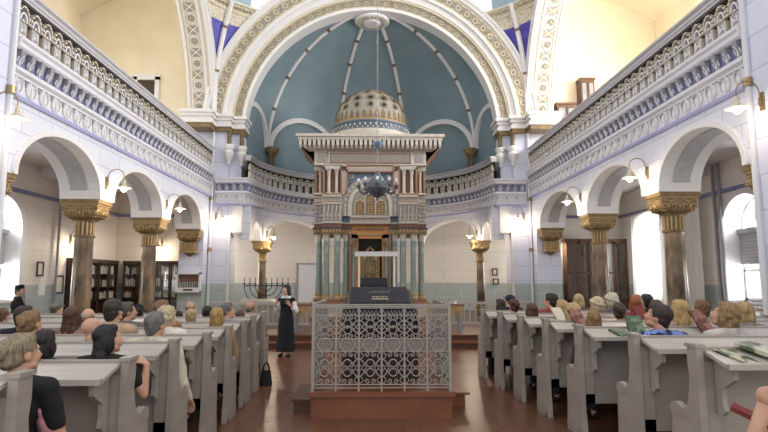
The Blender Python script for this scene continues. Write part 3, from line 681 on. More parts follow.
def f_low(mb):   # entablature over the columns, both pier groups
    def grp(z0, z1, m, e=0, m2=None):
        B(mb, 0.70-e, 1.0+e*0, 0.14-e, 1.9, z0, z1, m); B(mb, 1.0, 1.70+e*0, -0.10-e, 1.9, z0, z1, m); B(mb, 1.70, 2.0+e, 0.18-e, 2.3, z0, z1, m)
    grp(3.30, 3.48, 'gold', 0.02); grp(3.48, 3.53, 'arkdark', 0.05); grp(3.53, 3.66, 'brick', 0.0); grp(3.66, 3.72, 'arkstone', 0.05)
    grp(3.72, 4.34, 'arkgrey', -0.02); grp(4.34, 4.40, 'arkstone', 0.04); grp(4.40, 4.44, 'terra', 0.02); grp(4.44, 4.60, 'arkstone', 0.0); grp(4.60, 4.66, 'arkstone', 0.07); grp(4.66, 4.72, 'terra', 0.03)
    for s in SDS:     # carved relief
        for k in range(5):
            x = s*(1.07+0.14*k); mb.tube([(x, -0.09, 3.78-CZ), (x, -0.12, 4.05-CZ), (x+0.03, -0.10, 4.3-CZ)], 0.025, 5, 'arkstone'); mb.ell((x+0.07*s, -0.09, 3.95-CZ), (0.03, 0.03, 0.05), 6, 4, 'arkstone')
        for k in range(12): mb.ell((s*(0.75+0.108*k), (-0.12 if 1.0 < 0.75+0.108*k < 1.7 else 0.12), 3.39-CZ), (0.04, 0.03, 0.055), 6, 4, 'goldhi')
        for k in range(10): mb.box(*sorted((s*(1.03+0.066*k), s*(1.06+0.066*k))), -0.12, -0.08, 4.47-CZ, 4.57-CZ, 'arkgrey')
        for k in range(2):
            for j in range(4): mb.ell((s*(1.79+0.14*k), 0.19, 3.80+0.15*j-CZ), (0.05, 0.02, 0.05), 6, 4, 'arkstone')
for SDS in ((-1,), (1,)): part('entablature', f_low)
SDS = (-1, 1)
def f_up(mb):     # upper storey piers with niches
    B(mb, 1.04, 1.66, 0.14, 1.9, 4.72, 5.70, 'brick'); B(mb, 1.66, 1.98, 0.34, 2.3, 4.72, 5.70, 'brick')
    for x0, x1, y in ((1.0, 1.07, 0.0), (1.62, 1.69, 0.0), (1.92, 2.0, 0.22)): B(mb, x0, x1, y, 1.9, 4.72, 5.70, 'terra')
    B(mb, 1.0, 1.69, 0.0, 0.3, 5.62, 5.76, 'arkstone'); B(mb, 1.69, 2.02, 0.2, 0.5, 5.62, 5.76, 'arkstone'); B(mb, 1.0, 2.02, -0.04, 2.2, 5.76, 5.80, 'arkstone')
    B(mb, 1.0, 2.0, 0.0, 2.2, 4.70, 4.76, 'arkstone')
for SDS in ((-1,), (1,)): part('upper_pier', f_up)
SDS = (-1, 1)
mb = MB(); mb.lathe([(0.09, 4.76-CZ), (0.06, 4.82-CZ), (0.055, 5.42-CZ), (0.075, 5.5-CZ), (0.09, 5.62-CZ)], n=12, m='arkstone'); mb.box(-0.09, 0.09, -0.09, 0.09, 5.55-CZ, 5.64-CZ, 'arkgrey'); UM = mb.mesh('colonnette')
for s in (-1, 1):
    for x, y in ((1.2, 0.06), (1.48, 0.06), (1.8, 0.28)): o = bpy.data.objects.new('colonnette', UM); C.objects.link(o); o.parent = ark; o.location = (s*x, y, 0)
fz = lambda u, z, d: (u, d, z-CZ)
def f_arch(mb):
    # cream frame around the central field
    B(mb, 0.86, 1.0, -0.02, 0.3, 4.70, 5.78, 'arkstone'); B(mb, 0.80, 0.86, -0.05, 0.2, 4.72, 5.70, 'terra'); B(mb, 1.0, 1.04, -0.04, 0.2, 4.72, 5.74, 'terra')
    B(mb, -1.0, 1.0, -0.02, 0.3, 5.56, 5.70, 'arkstone', False); B(mb, -0.86, 0.86, -0.05, 0.2, 5.50, 5.56, 'terra', False); B(mb, -1.04, 1.04, -0.04, 0.3, 5.70, 5.74, 'terra', False)
    for k in range(26): mb.box(-0.96+0.075*k, -0.925+0.075*k, -0.035, 0.0, 5.60-CZ, 5.66-CZ, 'arkgrey')
    for s in (-1, 1):
        for k in range(9): mb.box(*sorted((s*0.9, s*0.96)), -0.035, 0.0, 4.80+0.09*k-CZ, 4.84+0.09*k-CZ, 'arkgrey')
    arch_wall(mb, -0.82, 0.82, 4.34, 5.52, [(0, 0.0005, 4.34, 4.34, 0.0005)], fz, 0.10, 0.3, 'arkblue')
    arch_wall(mb, -0.98, 0.98, 3.72, 4.40, [(0, 0.60, 3.72, 4.0, 0.1)], fz, 0.12, 0.3, 'arkblue')
    arch_band(mb, 0, 0.78, 4.32, 0.78, 0.22, fz, -0.02, 0.2, 'arkgrey', leg=0.40); arch_band(mb, 0, 0.66, 4.32, 0.66, 0.12, fz, -0.06, 0.2, 'arkstone', leg=0.40)
    for k in range(17): a = PI*k/16; mb.ell((0.89*math.cos(a), -0.03, 4.32+0.89*math.sin(a)-CZ), (0.045, 0.03, 0.045), 6, 4, 'arkstone')
    for s in (-1, 1):
        for k in range(4): mb.ell((s*0.89, -0.03, 3.97+0.1*k-CZ), (0.045, 0.03, 0.045), 6, 4, 'arkstone')
        mb.tube([(s*0.68+0.06*math.cos(t), 0.09, 5.38+0.06*math.sin(t)-CZ) for t in [k*PI/6 for k in range(12)]], 0.02, 5, 'arkstone', closed=True); mb.ell((s*0.68, 0.09, 5.38-CZ), 0.035, 8, 4, 'arkdark')
    B(mb, -0.7, 0.7, -0.12, 0.3, 3.84, 3.93, 'arkstone', False); B(mb, -0.72, 0.72, -0.02, 0.3, 3.64, 3.86, 'arkstone', False); B(mb, -0.74, 0.74, -0.05, 0.3, 3.62, 3.66, 'brick', False)
    for k in range(22): mb.box(-0.66+0.06*k, -0.63+0.06*k, -0.14, -0.1, 3.85-CZ, 3.9-CZ, 'arkgrey')
part('great_niche', f_arch)
def f_lun(mb):
    pts = [(0.66*math.cos(PI*i/20), 4.32+0.66*math.sin(PI*i/20)) for i in range(21)]; pts = [(0.66, 3.93)]+pts+[(-0.66, 3.93)]
    mb.prism(pts, lambda u, v, w: (u, w, v-CZ), 0.05, 0.12, 'arkdome')
    for (x, h) in ((-0.37, 0.48), (0, 0.72), (0.37, 0.48)):
        mb.prism([(x-0.165, 3.99), (x+0.165, 3.99), (x+0.165, 3.99+h-0.14)]+[(x+0.165*math.cos(PI*i/8), 3.99+h-0.14+0.165*math.sin(PI*i/8)) for i in range(1, 9)], lambda u, v, w: (u, w, v-CZ), 0.03, 0.06, 'gold')
        arch_band(mb, x, 0.16, 3.99+h-0.14, 0.16, 0.03, fz, -0.0, 0.06, 'arkstone', leg=h-0.15)
        for j in range(int(h/0.09)): 
            for q in (-0.05, 0.05): mb.ell((x+q, 0.02, 4.03+0.09*j-CZ), (0.03, 0.015, 0.03), 6, 4, 'goldhi')
part('lunette', f_lun)
def f_ent(mb):
    B(mb, -2.0, 2.0, 0.02, 2.25, 5.78, 6.28, 'arkstone', False); B(mb, -1.45, 1.45, -0.03, 0.3, 5.84, 5.88, 'terra', False); B(mb, -1.45, 1.45, -0.03, 0.3, 6.16, 6.20, 'terra', False)
    B(mb, -1.42, 1.42, -0.02, 0.1, 5.88, 6.16, 'arkgrey', False); B(mb, 1.45, 1.5, -0.05, 0.3, 5.80, 6.24, 'arkstone'); B(mb, 1.62, 1.90, -0.01, 0.1, 5.86, 6.16, 'arkgrey')
    for k in range(40): x = -1.38+0.0695*k; mb.tube([(x, -0.03, 5.92-CZ), (x+0.02, -0.045, 6.02-CZ), (x, -0.03, 6.12-CZ)], 0.016, 4, 'arkstone')
    mb.box(1.55, 2.0, -0.03, 0.0, 6.22-CZ, 6.28-CZ, 'arkstone'); mb.box(-2.0, -1.55, -0.03, 0.0, 6.22-CZ, 6.28-CZ, 'arkstone')
part('upper_frieze', f_ent)
def f_corn(mb):   # flaring cornice with a modillion row
    n = 5; prev = None
    for i in range(n+1):
        k = i/n; x = 2.02+0.5*k**1.5; z = 5.80+0.62*k; y = -0.34*max(0, (z-6.20)/0.22)**1.3
        r = [(-x, 2.3, z-CZ), (-x, y, z-CZ), (x, y, z-CZ), (x, 2.3, z-CZ)]
        if prev:
            mb.quad(prev[0], prev[1], r[1], r[0], 'terra'); mb.quad(prev[2], prev[3], r[3], r[2], 'terra')
        prev = r
    for i in range(4):
        k0, k1 = i/4, (i+1)/4; mb.quad((-2.5+.3*(1-k0), -0.34*k0**1.3, 6.26+0.16*k0-CZ), (2.5-.3*(1-k0), -0.34*k0**1.3, 6.26+0.16*k0-CZ), (2.5-.3*(1-k1), -0.34*k1**1.3, 6.26+0.16*k1-CZ), (-2.5+.3*(1-k1), -0.34*k1**1.3, 6.26+0.16*k1-CZ), 'arkstone')
    B(mb, -2.56, 2.56, -0.40, 2.3, 6.62, 6.70, 'arkstone', False); B(mb, -2.62, 2.62, -0.46, 2.3, 6.70, 6.80, 'arkstone', False); B(mb, -2.5, 2.5, -0.3, 2.3, 6.40, 6.62, 'arkdark', False)
part('flared_cornice', f_corn)
mb = MB(); f = lambda u, v, w: (w, u, v)
mb.box(-0.05, 0.05, -0.07, 0.03, 0.0, 0.2, 'arkstone'); mb.prism([(-0.07, 0.0), (0.03, 0.0), (0.03, -0.1), (-0.0, -0.1)], f, -0.04, 0.04, 'arkstone')
mb.box(-0.065, 0.065, -0.07, 0.0, 0.17, 0.22, 'arkstone'); MM = mb.mesh('modillion')
for k in range(31):
    o = bpy.data.objects.new('modillion', MM); C.objects.link(o); o.parent = ark; o.location = (-2.46+4.92*k/30, -0.33, 6.40-CZ)
def f_door(mb):
    B(mb, 0.42, 0.72, 0.16, 1.2, 0.62, 3.30, 'ochre'); B(mb, -0.72, 0.72, 0.16, 1.2, 3.14, 3.68, 'ochre', False); B(mb, 0.66, 0.74, 0.1, 1.0, 0.62, 3.84, 'terra')
    B(mb, -0.46, 0.46, 0.12, 0.2, 3.26, 3.32, 'goldhi', False); B(mb, -0.5, 0.5, 0.12, 0.2, 3.44, 3.50, 'gold', False); B(mb, -0.42, 0.42, 0.3, 1.2, 0.62, 3.2, 'black', False)
    for k in range(3): mb.ell((0, 0.14, 3.56-CZ), (0.14, 0.04, 0.05), 10, 5, 'goldhi'); break
part('doorway', f_door)
def f_scol(mb):
    mb.lathe([(0.09, 0.62-CZ), (0.07, 0.75-CZ), (0.062, 2.85-CZ), (0.08, 2.9-CZ), (0.11, 3.08-CZ), (0.11, 3.14-CZ)], n=12, m='green'); mb.lathe([(0.075, 2.86-CZ), (0.12, 3.0-CZ), (0.12, 3.12-CZ)], n=12, m='gold')
mb = MB(); f_scol(mb); SM = mb.mesh('door_column')
for s in (-1, 1): o = bpy.data.objects.new('door_column', SM); C.objects.link(o); o.parent = ark; o.location = (s*0.57, 0.08, 0)
def f_doors(mb):   # carved doors: tablets, crown and scroll relief
    B(mb, -0.34, 0.34, 0.22, 0.3, 0.62, 2.55, 'antique', False)
    for s in (-1, 1):
        for j in range(9): mb.tube(spiral((s*0.24, 1.7+0.1*j-CZ), 0.05, 1.2, j, lambda u, v: (u, 0.2, v), 10), 0.012, 4, 'goldhi')
        mb.tube([(s*0.32, 0.2, 0.7-CZ), (s*0.32, 0.2, 2.5-CZ)], 0.02, 5, 'goldhi')
        arch_band(mb, s*0.075, 0.055, 2.2, 0.06, 0.02, fz, 0.17, 0.21, 'goldhi', leg=0.3); 
        mb.ell((s*0.2, 0.19, 2.45-CZ), (0.06, 0.03, 0.1), 8, 5, 'goldhi')
        mb.ell((s*0.2, 0.19, 2.62-CZ), (0.05, 0.03, 0.07), 8, 5, 'antique')
    for j in range(4):
        for q in (-0.11, -0.06, 0.06, 0.11): mb.box(q-0.018, q+0.018, 0.18, 0.2, 1.95+0.06*j-CZ, 1.98+0.06*j-CZ, 'goldhi')
    for k in range(5): mb.ell((-0.12+0.06*k, 0.18, 2.72+0.05*(2-abs(k-2))-CZ), (0.022, 0.02, 0.06), 6, 5, 'goldhi')
    mb.box(-0.16, 0.16, 0.17, 0.22, 2.58-CZ, 2.66-CZ, 'goldhi')
    for k in range(30):
        a = k*2.4; r = 0.05+0.2*((k*0.618) % 1); mb.ell((r*math.cos(a), 0.2, 1.3+0.9*((k*0.37) % 1)-CZ), (0.028, 0.02, 0.028), 6, 4, 'goldhi' if k % 2 else 'antique')
part('carved_doors', f_doors)
# pierced dome on the ark
def f_dome(mb):
    mb.lathe([(1.62, 6.80-CZ), (1.62, 6.98-CZ), (1.5, 7.02-CZ), (1.48, 7.10-CZ)], (0, 1.3, 0), 40, 'arkstone'); mb.lathe([(1.45, 7.10-CZ), (1.45, 7.34-CZ), (1.49, 7.37-CZ), (1.49, 7.42-CZ), (1.42, 7.44-CZ)], (0, 1.3, 0), 40, 'arkblue')
    mb.lathe([(1.40*math.cos(t), 7.42+1.50*math.sin(t)-CZ) for t in [PI/2*i/14 for i in range(15)]][:-1]+[(0.001, 8.92-CZ)], (0, 1.3, 0), 40, 'arkdome')
    mb.lathe([(1.43, 7.44-CZ), (1.44, 7.48-CZ), (1.42, 7.50-CZ)], (0, 1.3, 0), 40, 'goldhi')
dome_o = part('pierced_dome', f_dome)
def f_dorn(mb):
    for k in range(48):
        a = 2*PI*k/48; c = (1.47*math.cos(a), 1.3+1.47*math.sin(a))
        mb.ell((*c, 7.26-CZ), (0.035, 0.035, 0.055), 6, 4, 'arkstone'); mb.ell((1.46*math.cos(a+.065), 1.3+1.46*math.sin(a+.065), 7.16-CZ), (0.03, 0.03, 0.035), 6, 4, 'arkstone')
    def P(a, e, r=1.0): return Vector((1.41*r*math.cos(a)*math.cos(e), 1.3+1.41*r*math.sin(a)*math.cos(e), 7.42+1.51*r*math.sin(e)-CZ))
    for k in range(36):    # gilt pointed leaves around the foot
        a = 2*PI*k/36; mb.add([P(a-0.055, 0.06, 1.01), P(a+0.055, 0.06, 1.01), P(a+0.04, 0.2, 1.012), P(a, 0.30, 1.014), P(a-0.04, 0.2, 1.012)], [(0, 1, 2, 3, 4)], 'gold')
    for row, (e, cnt, sz) in enumerate(((0.42, 16, 0.10), (0.66, 14, 0.135), (0.95, 11, 0.12), (1.22, 6, 0.08))):   # star shaped openings
        for k in range(cnt):
            a = 2*PI*(k+0.5*(row % 2))/cnt; c = P(a, e, 1.012); ta = Vector((-math.sin(a), math.cos(a), 0)); nn = (P(a, e, 1.1)-P(a, e, 1.0)).normalized(); tb = nn.cross(ta).normalized()
            pts = []
            for i in range(12 if row % 2 else 10):
                r = sz if i % 2 == 0 else sz*0.5; t = 2*PI*i/(12 if row % 2 else 10); pts.append(c+(ta*math.cos(t)+tb*math.sin(t))*r)
            pts = [c+nn*0.004]+pts; n_ = len(pts)-1; mb.add(pts, [(0, 1+i, 1+(i+1) % n_) for i in range(n_)], 'black')
            ring = [c+(ta*math.cos(t)+tb*math.sin(t))*sz*1.25 for t in [2*PI*i/12 for i in range(12)]]; mb.tube(ring, 0.014, 4, 'gold', closed=True)
mb = MB(); f_dorn(mb); mb.build('star_piercings', ark, fix=False)
tag(ark, 'tall ornate torah ark with green columns, flared cornice and pierced dome in the apse', 'ark')

# lectern before the ark with its lamp frame
t = empty('prayer_lectern', (0.07, 16.0, CZ))
mb = MB(); mb.box(-0.3, 0.3, -0.2, 0.25, 0, 1.1, 'wood'); mb.prism([(-0.28, 1.1), (0.28, 1.1), (0.28, 1.38), (-0.24, 1.2)], lambda u, v, w: (w, u, v), -0.36, 0.36, 'wood'); mb.build('desk', t)
mb = MB(); mb.prism([(-0.32, 0.75), (-0.30, 0.75), (-0.26, 1.22), (0.3, 1.42), (0.3, 1.45), (-0.28, 1.24)], lambda u, v, w: (w, u, v), -0.40, 0.40, 'velvet'); mb.build('velvet_cover', t)
mb = MB()
for k in range(-1, 2): mb.tube([(0.08*k+0.06*math.cos(a), -0.335, 1.0+0.07*math.sin(a)) for a in [i*PI/6 for i in range(12)]], 0.012, 4, 'embro', closed=True)
mb.ell((0, -0.335, 1.12), (0.05, 0.012, 0.03), 8, 4, 'embro'); mb.build('embroidery', t)
tag(t, 'small lectern under dark velvet cloth with embroidered crown, right before the ark doors', 'lectern')
t = empty('lamp_frame', (0.15, 15.45, CZ))
mb = MB(); mb.cyl((-0.5, 0, 0), (-0.5, 0, 2.06), 0.028, n=8, m='white'); mb.build('post', t)
mb = MB(); mb.cyl((0.5, 0, 0), (0.5, 0, 2.06), 0.028, n=8, m='white'); mb.build('post', t)
mb = MB(); mb.box(-0.62, 0.62, -0.07, 0.07, 2.06, 2.17, 'white'); mb.box(-0.62, 0.62, -0.085, 0.085, 2.15, 2.19, 'ledge'); mb.build('lamp_bar', t)
tag(t, 'white frame of two posts and a long lamp bar standing before the ark', 'frame')

# ================================================================ BIMAH
BX, BY = 0.13, 6.86; BW = 0.87; BD = 1.75
plat = empty('bimah_platform', (BX, BY, 0))
mb = MB(); mb.box(-BW, BW, 0, BD+0.1, 0, 0.27, 'platform'); mb.box(-BW-0.035, BW+0.035, -0.04, BD+0.14, 0.27, 0.33, 'platform'); mb.build('base', plat)
mb = MB(); mb.box(-BW-0.26, -BW, 0.35, 1.3, 0.0, 0.14, 'step'); mb.box(-BW-0.29, -BW, 0.32, 1.33, 0.14, 0.17, 'step'); mb.build('side_step', plat)
mb = MB(); mb.box(BW, BW+0.26, 0.6, 1.4, 0.0, 0.17, 'platform'); mb.box(BW, BW+0.32, 0.55, 1.45, 0.17, 0.2, 'platform'); mb.build('side_step', plat)
tag(plat, 'low brown painted wooden platform in the middle of the aisle', 'platform')
fence = empty('bimah_railing', (BX, BY+0.01, 0.33))
def lattice_panel(w, h=1.08):
    """scrolled iron panel; local x 0..w, z 0..h"""
    mb = MB(); r = 0.0075; g = lambda x, z: (x, 0, z); c = w/2
    for z in (0.045, 0.085, 0.50, 0.66, 0.96, 1.05): mb.box(0, w, -0.008, 0.008, z-0.006, z+0.006, 'iron')
    mb.box(-0.011, 0.011, -0.012, 0.012, 0, h, 'iron')
    def circ(x, z, q, rr=r, n=14): mb.tube([g(x+q*math.cos(t), z+q*math.sin(t)) for t in [2*PI*i/n for i in range(n)]], rr, 5, 'iron', closed=True)
    def band(z0, z1):
        H = z1-z0; m = (z0+z1)/2; q = w*0.17
        circ(c, m+H*0.14, q); circ(c, m-H*0.14, q)
        for s in (-1, 1):
            circ(c+s*w*0.0, m, w*0.06)
            mb.tube([g(c+s*w*0.5, m+H*0.30), g(c+s*w*0.30, m+H*0.18), g(c+s*w*0.18, m), g(c+s*w*0.30, m-H*0.18), g(c+s*w*0.5, m-H*0.30)], r, 5, 'iron')
            for t_ in (-1, 1):
                mb.tube(spiral((c+s*w*0.16, m+t_*H*0.40), w*0.12, 1.1, PI/2*t_, g, 12, s*t_), r, 5, 'iron')
                mb.tube([g(c+s*w*0.5, m+t_*H*0.12), g(c+s*w*0.36, m+t_*H*0.02), g(c+s*w*0.2, m+t_*H*0.16)], r, 5, 'iron')
                mb.tube([g(c+s*w*0.46, m+t_*H*0.5), g(c+s*w*0.3, m+t_*H*0.38), g(c+s*w*0.40, m+t_*H*0.26), g(c+s*w*0.5, m+t_*H*0.3)], r, 5, 'iron')
    band(0.085, 0.50); band(0.66, 0.96)
    # plated middle band with large rings
    circ(c, 0.58, w*0.30, 0.009, 18)
    for s in (-1, 1): mb.tube([g(c+s*w*0.5-s*w*0.17*math.sin(a), 0.58+w*0.17*math.cos(a)) for a in [PI*i/8 for i in range(9)]], 0.007, 4, 'iron')
    for s in (-1, 1): mb.tube(spiral((c+s*w*0.09, 0.585), w*0.08, 1.0, -PI/2, g, 10, s), 0.006, 4, 'iron')
    for k in range(6): mb.tube([g(w*k/6, 0.965), g(w*(k+0.5)/6, 1.02), g(w*(k+1)/6, 0.965)], 0.006, 4, 'iron')
    mb.ell(g(0, 1.02), 0.02, 8, 5, 'iron'); mb.ell(g(0, 0.5), 0.018, 8, 5, 'iron'); mb.ell(g(0, 0.085), 0.018, 8, 5, 'iron')
    return mb.mesh('lattice_panel')
W6 = 2*(BW-0.02)/6; LP = lattice_panel(W6)
fence.scale = (1, 1, 0.965)
for k in range(6): o = bpy.data.objects.new('lattice_panel', LP); C.objects.link(o); o.parent = fence; o.location = (-BW+0.02+W6*k, 0, 0)
nb = 6
for s in (-1, 1):
    for k in range(nb): o = bpy.data.objects.new('lattice_panel', LP); C.objects.link(o); o.parent = fence; o.location = (s*(BW-0.02), 0.02+W6*k, 0); o.rotation_euler = (0, 0, PI/2)
mb = MB(); mb.box(-BW+0.02, BW-0.02, 0.012, 0.02, 0.51, 0.65, 'plate'); mb.box(-BW+0.03, -BW+0.038, 0.02, nb*W6, 0.51, 0.65, 'plate'); mb.box(BW-0.038, BW-0.03, 0.02, nb*W6, 0.51, 0.65, 'plate'); mb.build('solid_band', fence)
mb = MB()
for z, r in ((1.06, 0.02), (1.085, 0.014)): mb.box(-BW, BW, -r, r, z, z+0.018, 'iron'); mb.box(-BW, -BW+0.04, 0, nb*W6, z, z+0.018, 'iron'); mb.box(BW-0.04, BW, 0, nb*W6, z, z+0.018, 'iron')
mb.build('top_rail', fence)
for x in (-BW+0.02, BW-0.02):
    mb = MB(); mb.box(x-0.018, x+0.018, -0.018, 0.018, 0, 1.1, 'iron'); mb.ell((x, 0, 1.11), 0.025, 8, 6, 'iron'); mb.build('corner_post', fence)
tag(fence, 'pale grey wrought iron railing with scrolls and rings around the central platform', 'railing')
t = empty('reading_table', (0.12, 7.75, 0.33))
mb = MB(); mb.box(-0.42, 0.42, -0.25, 0.45, 0.95, 1.0, 'darkwood'); mb.prism([(-0.28, 1.0), (0.5, 1.0), (0.5, 1.22), (-0.24, 1.04)], lambda u, v, w: (w, u, v), -0.46, 0.46, 'darkwood'); mb.build('table_top', t)
for x in (-0.38, 0.38):
    for y in (-0.2, 0.4): mb = MB(); mb.cyl((x, y, 0), (x, y, 0.95), 0.035, n=10, m='darkwood'); mb.build('leg', t)
mb = MB(); mb.box(-0.52, 0.52, -0.22, 0.42, 0.02, 0.95, 'darkwood'); mb.build('cabinet', t)
mb = MB()
def cov(a, b):
    x = -0.50+1.0*a; e = max(0, abs(x)-0.40)
    if b < 0.35: k = b/0.35; y = -0.32-0.01*math.sin(a*40); z = 0.72+0.34*k
    else: k = (b-0.35)/0.65; y = -0.32+0.86*k; z = 1.06+0.20*min(1, k*1.1)
    return (x, y, z-e*1.6-0.004*math.sin(a*30+b*9))
mb.surf(cov, 40, 20, 'velvet'); o = mb.build('velvet_cover', t, fix=False); sm = o.modifiers.new('s', 'SOLIDIFY'); sm.thickness = 0.012
def E(x, k): return (x, -0.32+0.86*k, 1.06+0.20*min(1, k*1.1)+0.012)
mb = MB()
for q in (-0.09, 0, 0.09): mb.tube([E(q*0.8+0.035*math.cos(a), 0.22+0.06*math.sin(a)) for a in [i*PI/7 for i in range(14)]], 0.005, 4, 'embro', closed=True)
mb.tube([E(-0.12+0.24*i/12, 0.12+0.02*math.sin(i*1.6)) for i in range(13)], 0.005, 4, 'embro')
for k in range(9): mb.tube([E(-0.15+0.035*k+0.004, 0.50), E(-0.15+0.035*k+0.018*(k % 2), 0.56), E(-0.13+0.035*k, 0.55+0.04*(k % 3)/2)], 0.003, 4, 'embro')
mb.build('embroidery', t)
tag(t, 'reading table draped in navy velvet with gold embroidered crown on the central platform', 'table')

# ================================================================ CHANDELIER
t = empty('chandelier', (0.14, 13.0, 3.6))
mb = MB(); mb.lathe([(0.001, 0.0), (0.04, 0.02), (0.03, 0.07), (0.16, 0.14), (0.24, 0.22), (0.28, 0.30), (0.27, 0.36), (0.2, 0.42), (0.17, 0.5), (0.16, 0.56), (0.08, 0.62), (0.07, 0.68), (0.02, 0.74), (0.001, 0.76)], n=24, m='pewter'); mb.build('body', t)
mb = MB(); mb.lathe([(0.02, 1.30), (0.11, 1.38), (0.13, 1.45), (0.10, 1.47), (0.001, 1.47)], n=18, m='bluemetal'); mb.build('canopy_ball', t)
mb = MB(); zz = 0.76
while zz < 9.6:
    k = int(zz/0.07); n_ = 8
    mb.tube([((0.02*math.cos(a)) if k % 2 else 0, 0 if k % 2 else 0.02*math.cos(a), zz+0.04*math.sin(a)+0.03) for a in [2*PI*i/n_ for i in range(n_)]], 0.006, 4, 'chrome', closed=True); zz += 0.065
mb.build('chain', t)
for k in range(10):
    a = 2*PI*k/10+0.3; d = Vector((math.cos(a), math.sin(a), 0)); mb = MB()
    mb.tube([d*0.22+Vector((0, 0, 0.24)), d*0.34+Vector((0, 0, 0.17)), d*0.44+Vector((0, 0, 0.22)), d*0.48+Vector((0, 0, 0.32))], 0.016, 6, 'pewter')
    mb.tube([d*0.2+Vector((0, 0, 0.42)), d*0.3+Vector((0, 0, 0.46)), d*0.36+Vector((0, 0, 0.38))], 0.01, 5, 'pewter')
    arm = mb.build('arm', t); mb = MB(); mb.lathe([(0.02, 0.31), (0.055, 0.34), (0.06, 0.36), (0.02, 0.37), (0.02, 0.42)], d*0.48, 10, 'pewter'); mb.build('socket', arm)
    mb = MB(); mb.ell(d*0.48+Vector((0, 0, 0.47)), (0.04, 0.04, 0.055), 10, 8, 'bulboff'); mb.build('bulb', arm)
for k in range(8):
    a = 2*PI*k/8; mb = MB(); mb.tube([(0.33*math.cos(a+q*0.3), 0.33*math.sin(a+q*0.3), 0.38-0.05*math.sin((q+1)/2*PI)) for q in (-1, -.5, 0, .5, 1)], 0.01, 5, 'pewter'); mb.build('chain_swag', t)
tag(t, 'dark pewter chandelier hanging on a long chain before the ark', 'chandelier')

# ================================================================ WALL LAMPS
def sconce(p, d, label, up=0.24, reach=0.36, power=20, on=True, scale=1):
    """p: wall point, d: outward unit vector; gooseneck arm and bell shade with a bulb"""
    t = empty('wall_sconce', p, math.atan2(d[1], d[0])); t.scale = (scale,)*3
    mb = MB(); mb.box(0, 0.03, -0.04, 0.04, -0.14, 0.14, 'brass'); mb.box(0.02, 0.06, -0.025, 0.025, -0.06, 0.06, 'brass'); mb.build('backplate', t)
    mb = MB(); r = reach/2
    mb.tube([(0.04, 0, 0.0), (0.05, 0, 0.12)]+[(0.05+r-r*math.cos(a), 0, 0.14+r*math.sin(a)) for a in [PI*i/10 for i in range(11)]]+[(0.05+reach, 0, 0.06)], 0.011, 6, 'brass'); mb.build('arm', t)
    mb = MB(); x = 0.05+reach; mb.lathe([(0.012, 0.08), (0.03, 0.07), (0.035, 0.0), (0.05, -0.04), (0.14, -0.11), (0.165, -0.115), (0.13, -0.115), (0.04, -0.05)], (x, 0, 0), 18, 'shade'); mb.build('shade', t)
    mb = MB(); mb.ell((x, 0, -0.13), (0.065, 0.065, 0.07), 12, 8, 'bulb' if on else 'bulboff'); mb.build('bulb', t)
    if on:
        l = bpy.data.lights.new('sconce_light', 'POINT'); l.energy = power; l.color = (1.0, 0.82, 0.6); l.shadow_soft_size = 0.07
        o = bpy.data.objects.new('sconce_light', l); C.objects.link(o); o.location = (p[0]+d[0]*x, p[1]+d[1]*x, p[2]-0.26)
    return tag(t, label, 'wall lamp', 'gooseneck wall lamps')
sconce((-6.0, 12.16, 3.86), (1, 0), 'lit gooseneck wall lamp above the nearer left column')
sconce((-6.0, 15.75, 3.86), (1, 0), 'lit gooseneck wall lamp above the farther left column')
sconce((6.0, 11.40, 4.0), (-1, 0), 'lit gooseneck wall lamp above the nearer right column')
sconce((6.0, 15.16, 4.02), (-1, 0), 'lit gooseneck wall lamp above the farther right column')
sconce((-5.97, 8.35, 4.32), (1, 0), 'lit gooseneck wall lamp on the near left pier at the edge of the photo', power=8)
sconce((5.97, 7.85, 4.40), (-1, 0), 'lit gooseneck wall lamp on the near right pier at the edge of the photo', power=8)
q = math.sqrt(.5)
sconce((-5.75, 20.0, 4.02), (q, -q), 'lit gooseneck wall lamp on the left end pier beside the apse'); sconce((5.70, 20.0, 4.05), (-q, -q), 'lit gooseneck wall lamp on the right end pier beside the apse')
sconce((-4.12, 21.28, 3.45), (0.8, -0.6), 'lit gooseneck wall lamp over the apse column left of the ark', power=45); sconce((4.14, 21.1, 3.5), (-0.8, -0.6), 'lit gooseneck wall lamp over the apse column right of the ark', power=45)
sconce((-9.5, 17.2, 2.95), (1, 0), 'gooseneck wall lamp above the bookcases seen behind the nearer left column'); sconce((-7.8, 20.3, 3.0), (0, -1), 'lit gooseneck wall lamp above the bookcases on the left back wall')
sconce((6.96, 20.3, 3.1), (0, -1), 'lit wall lamp on the right back wall, glowing beside the glazed cabinet', power=10)

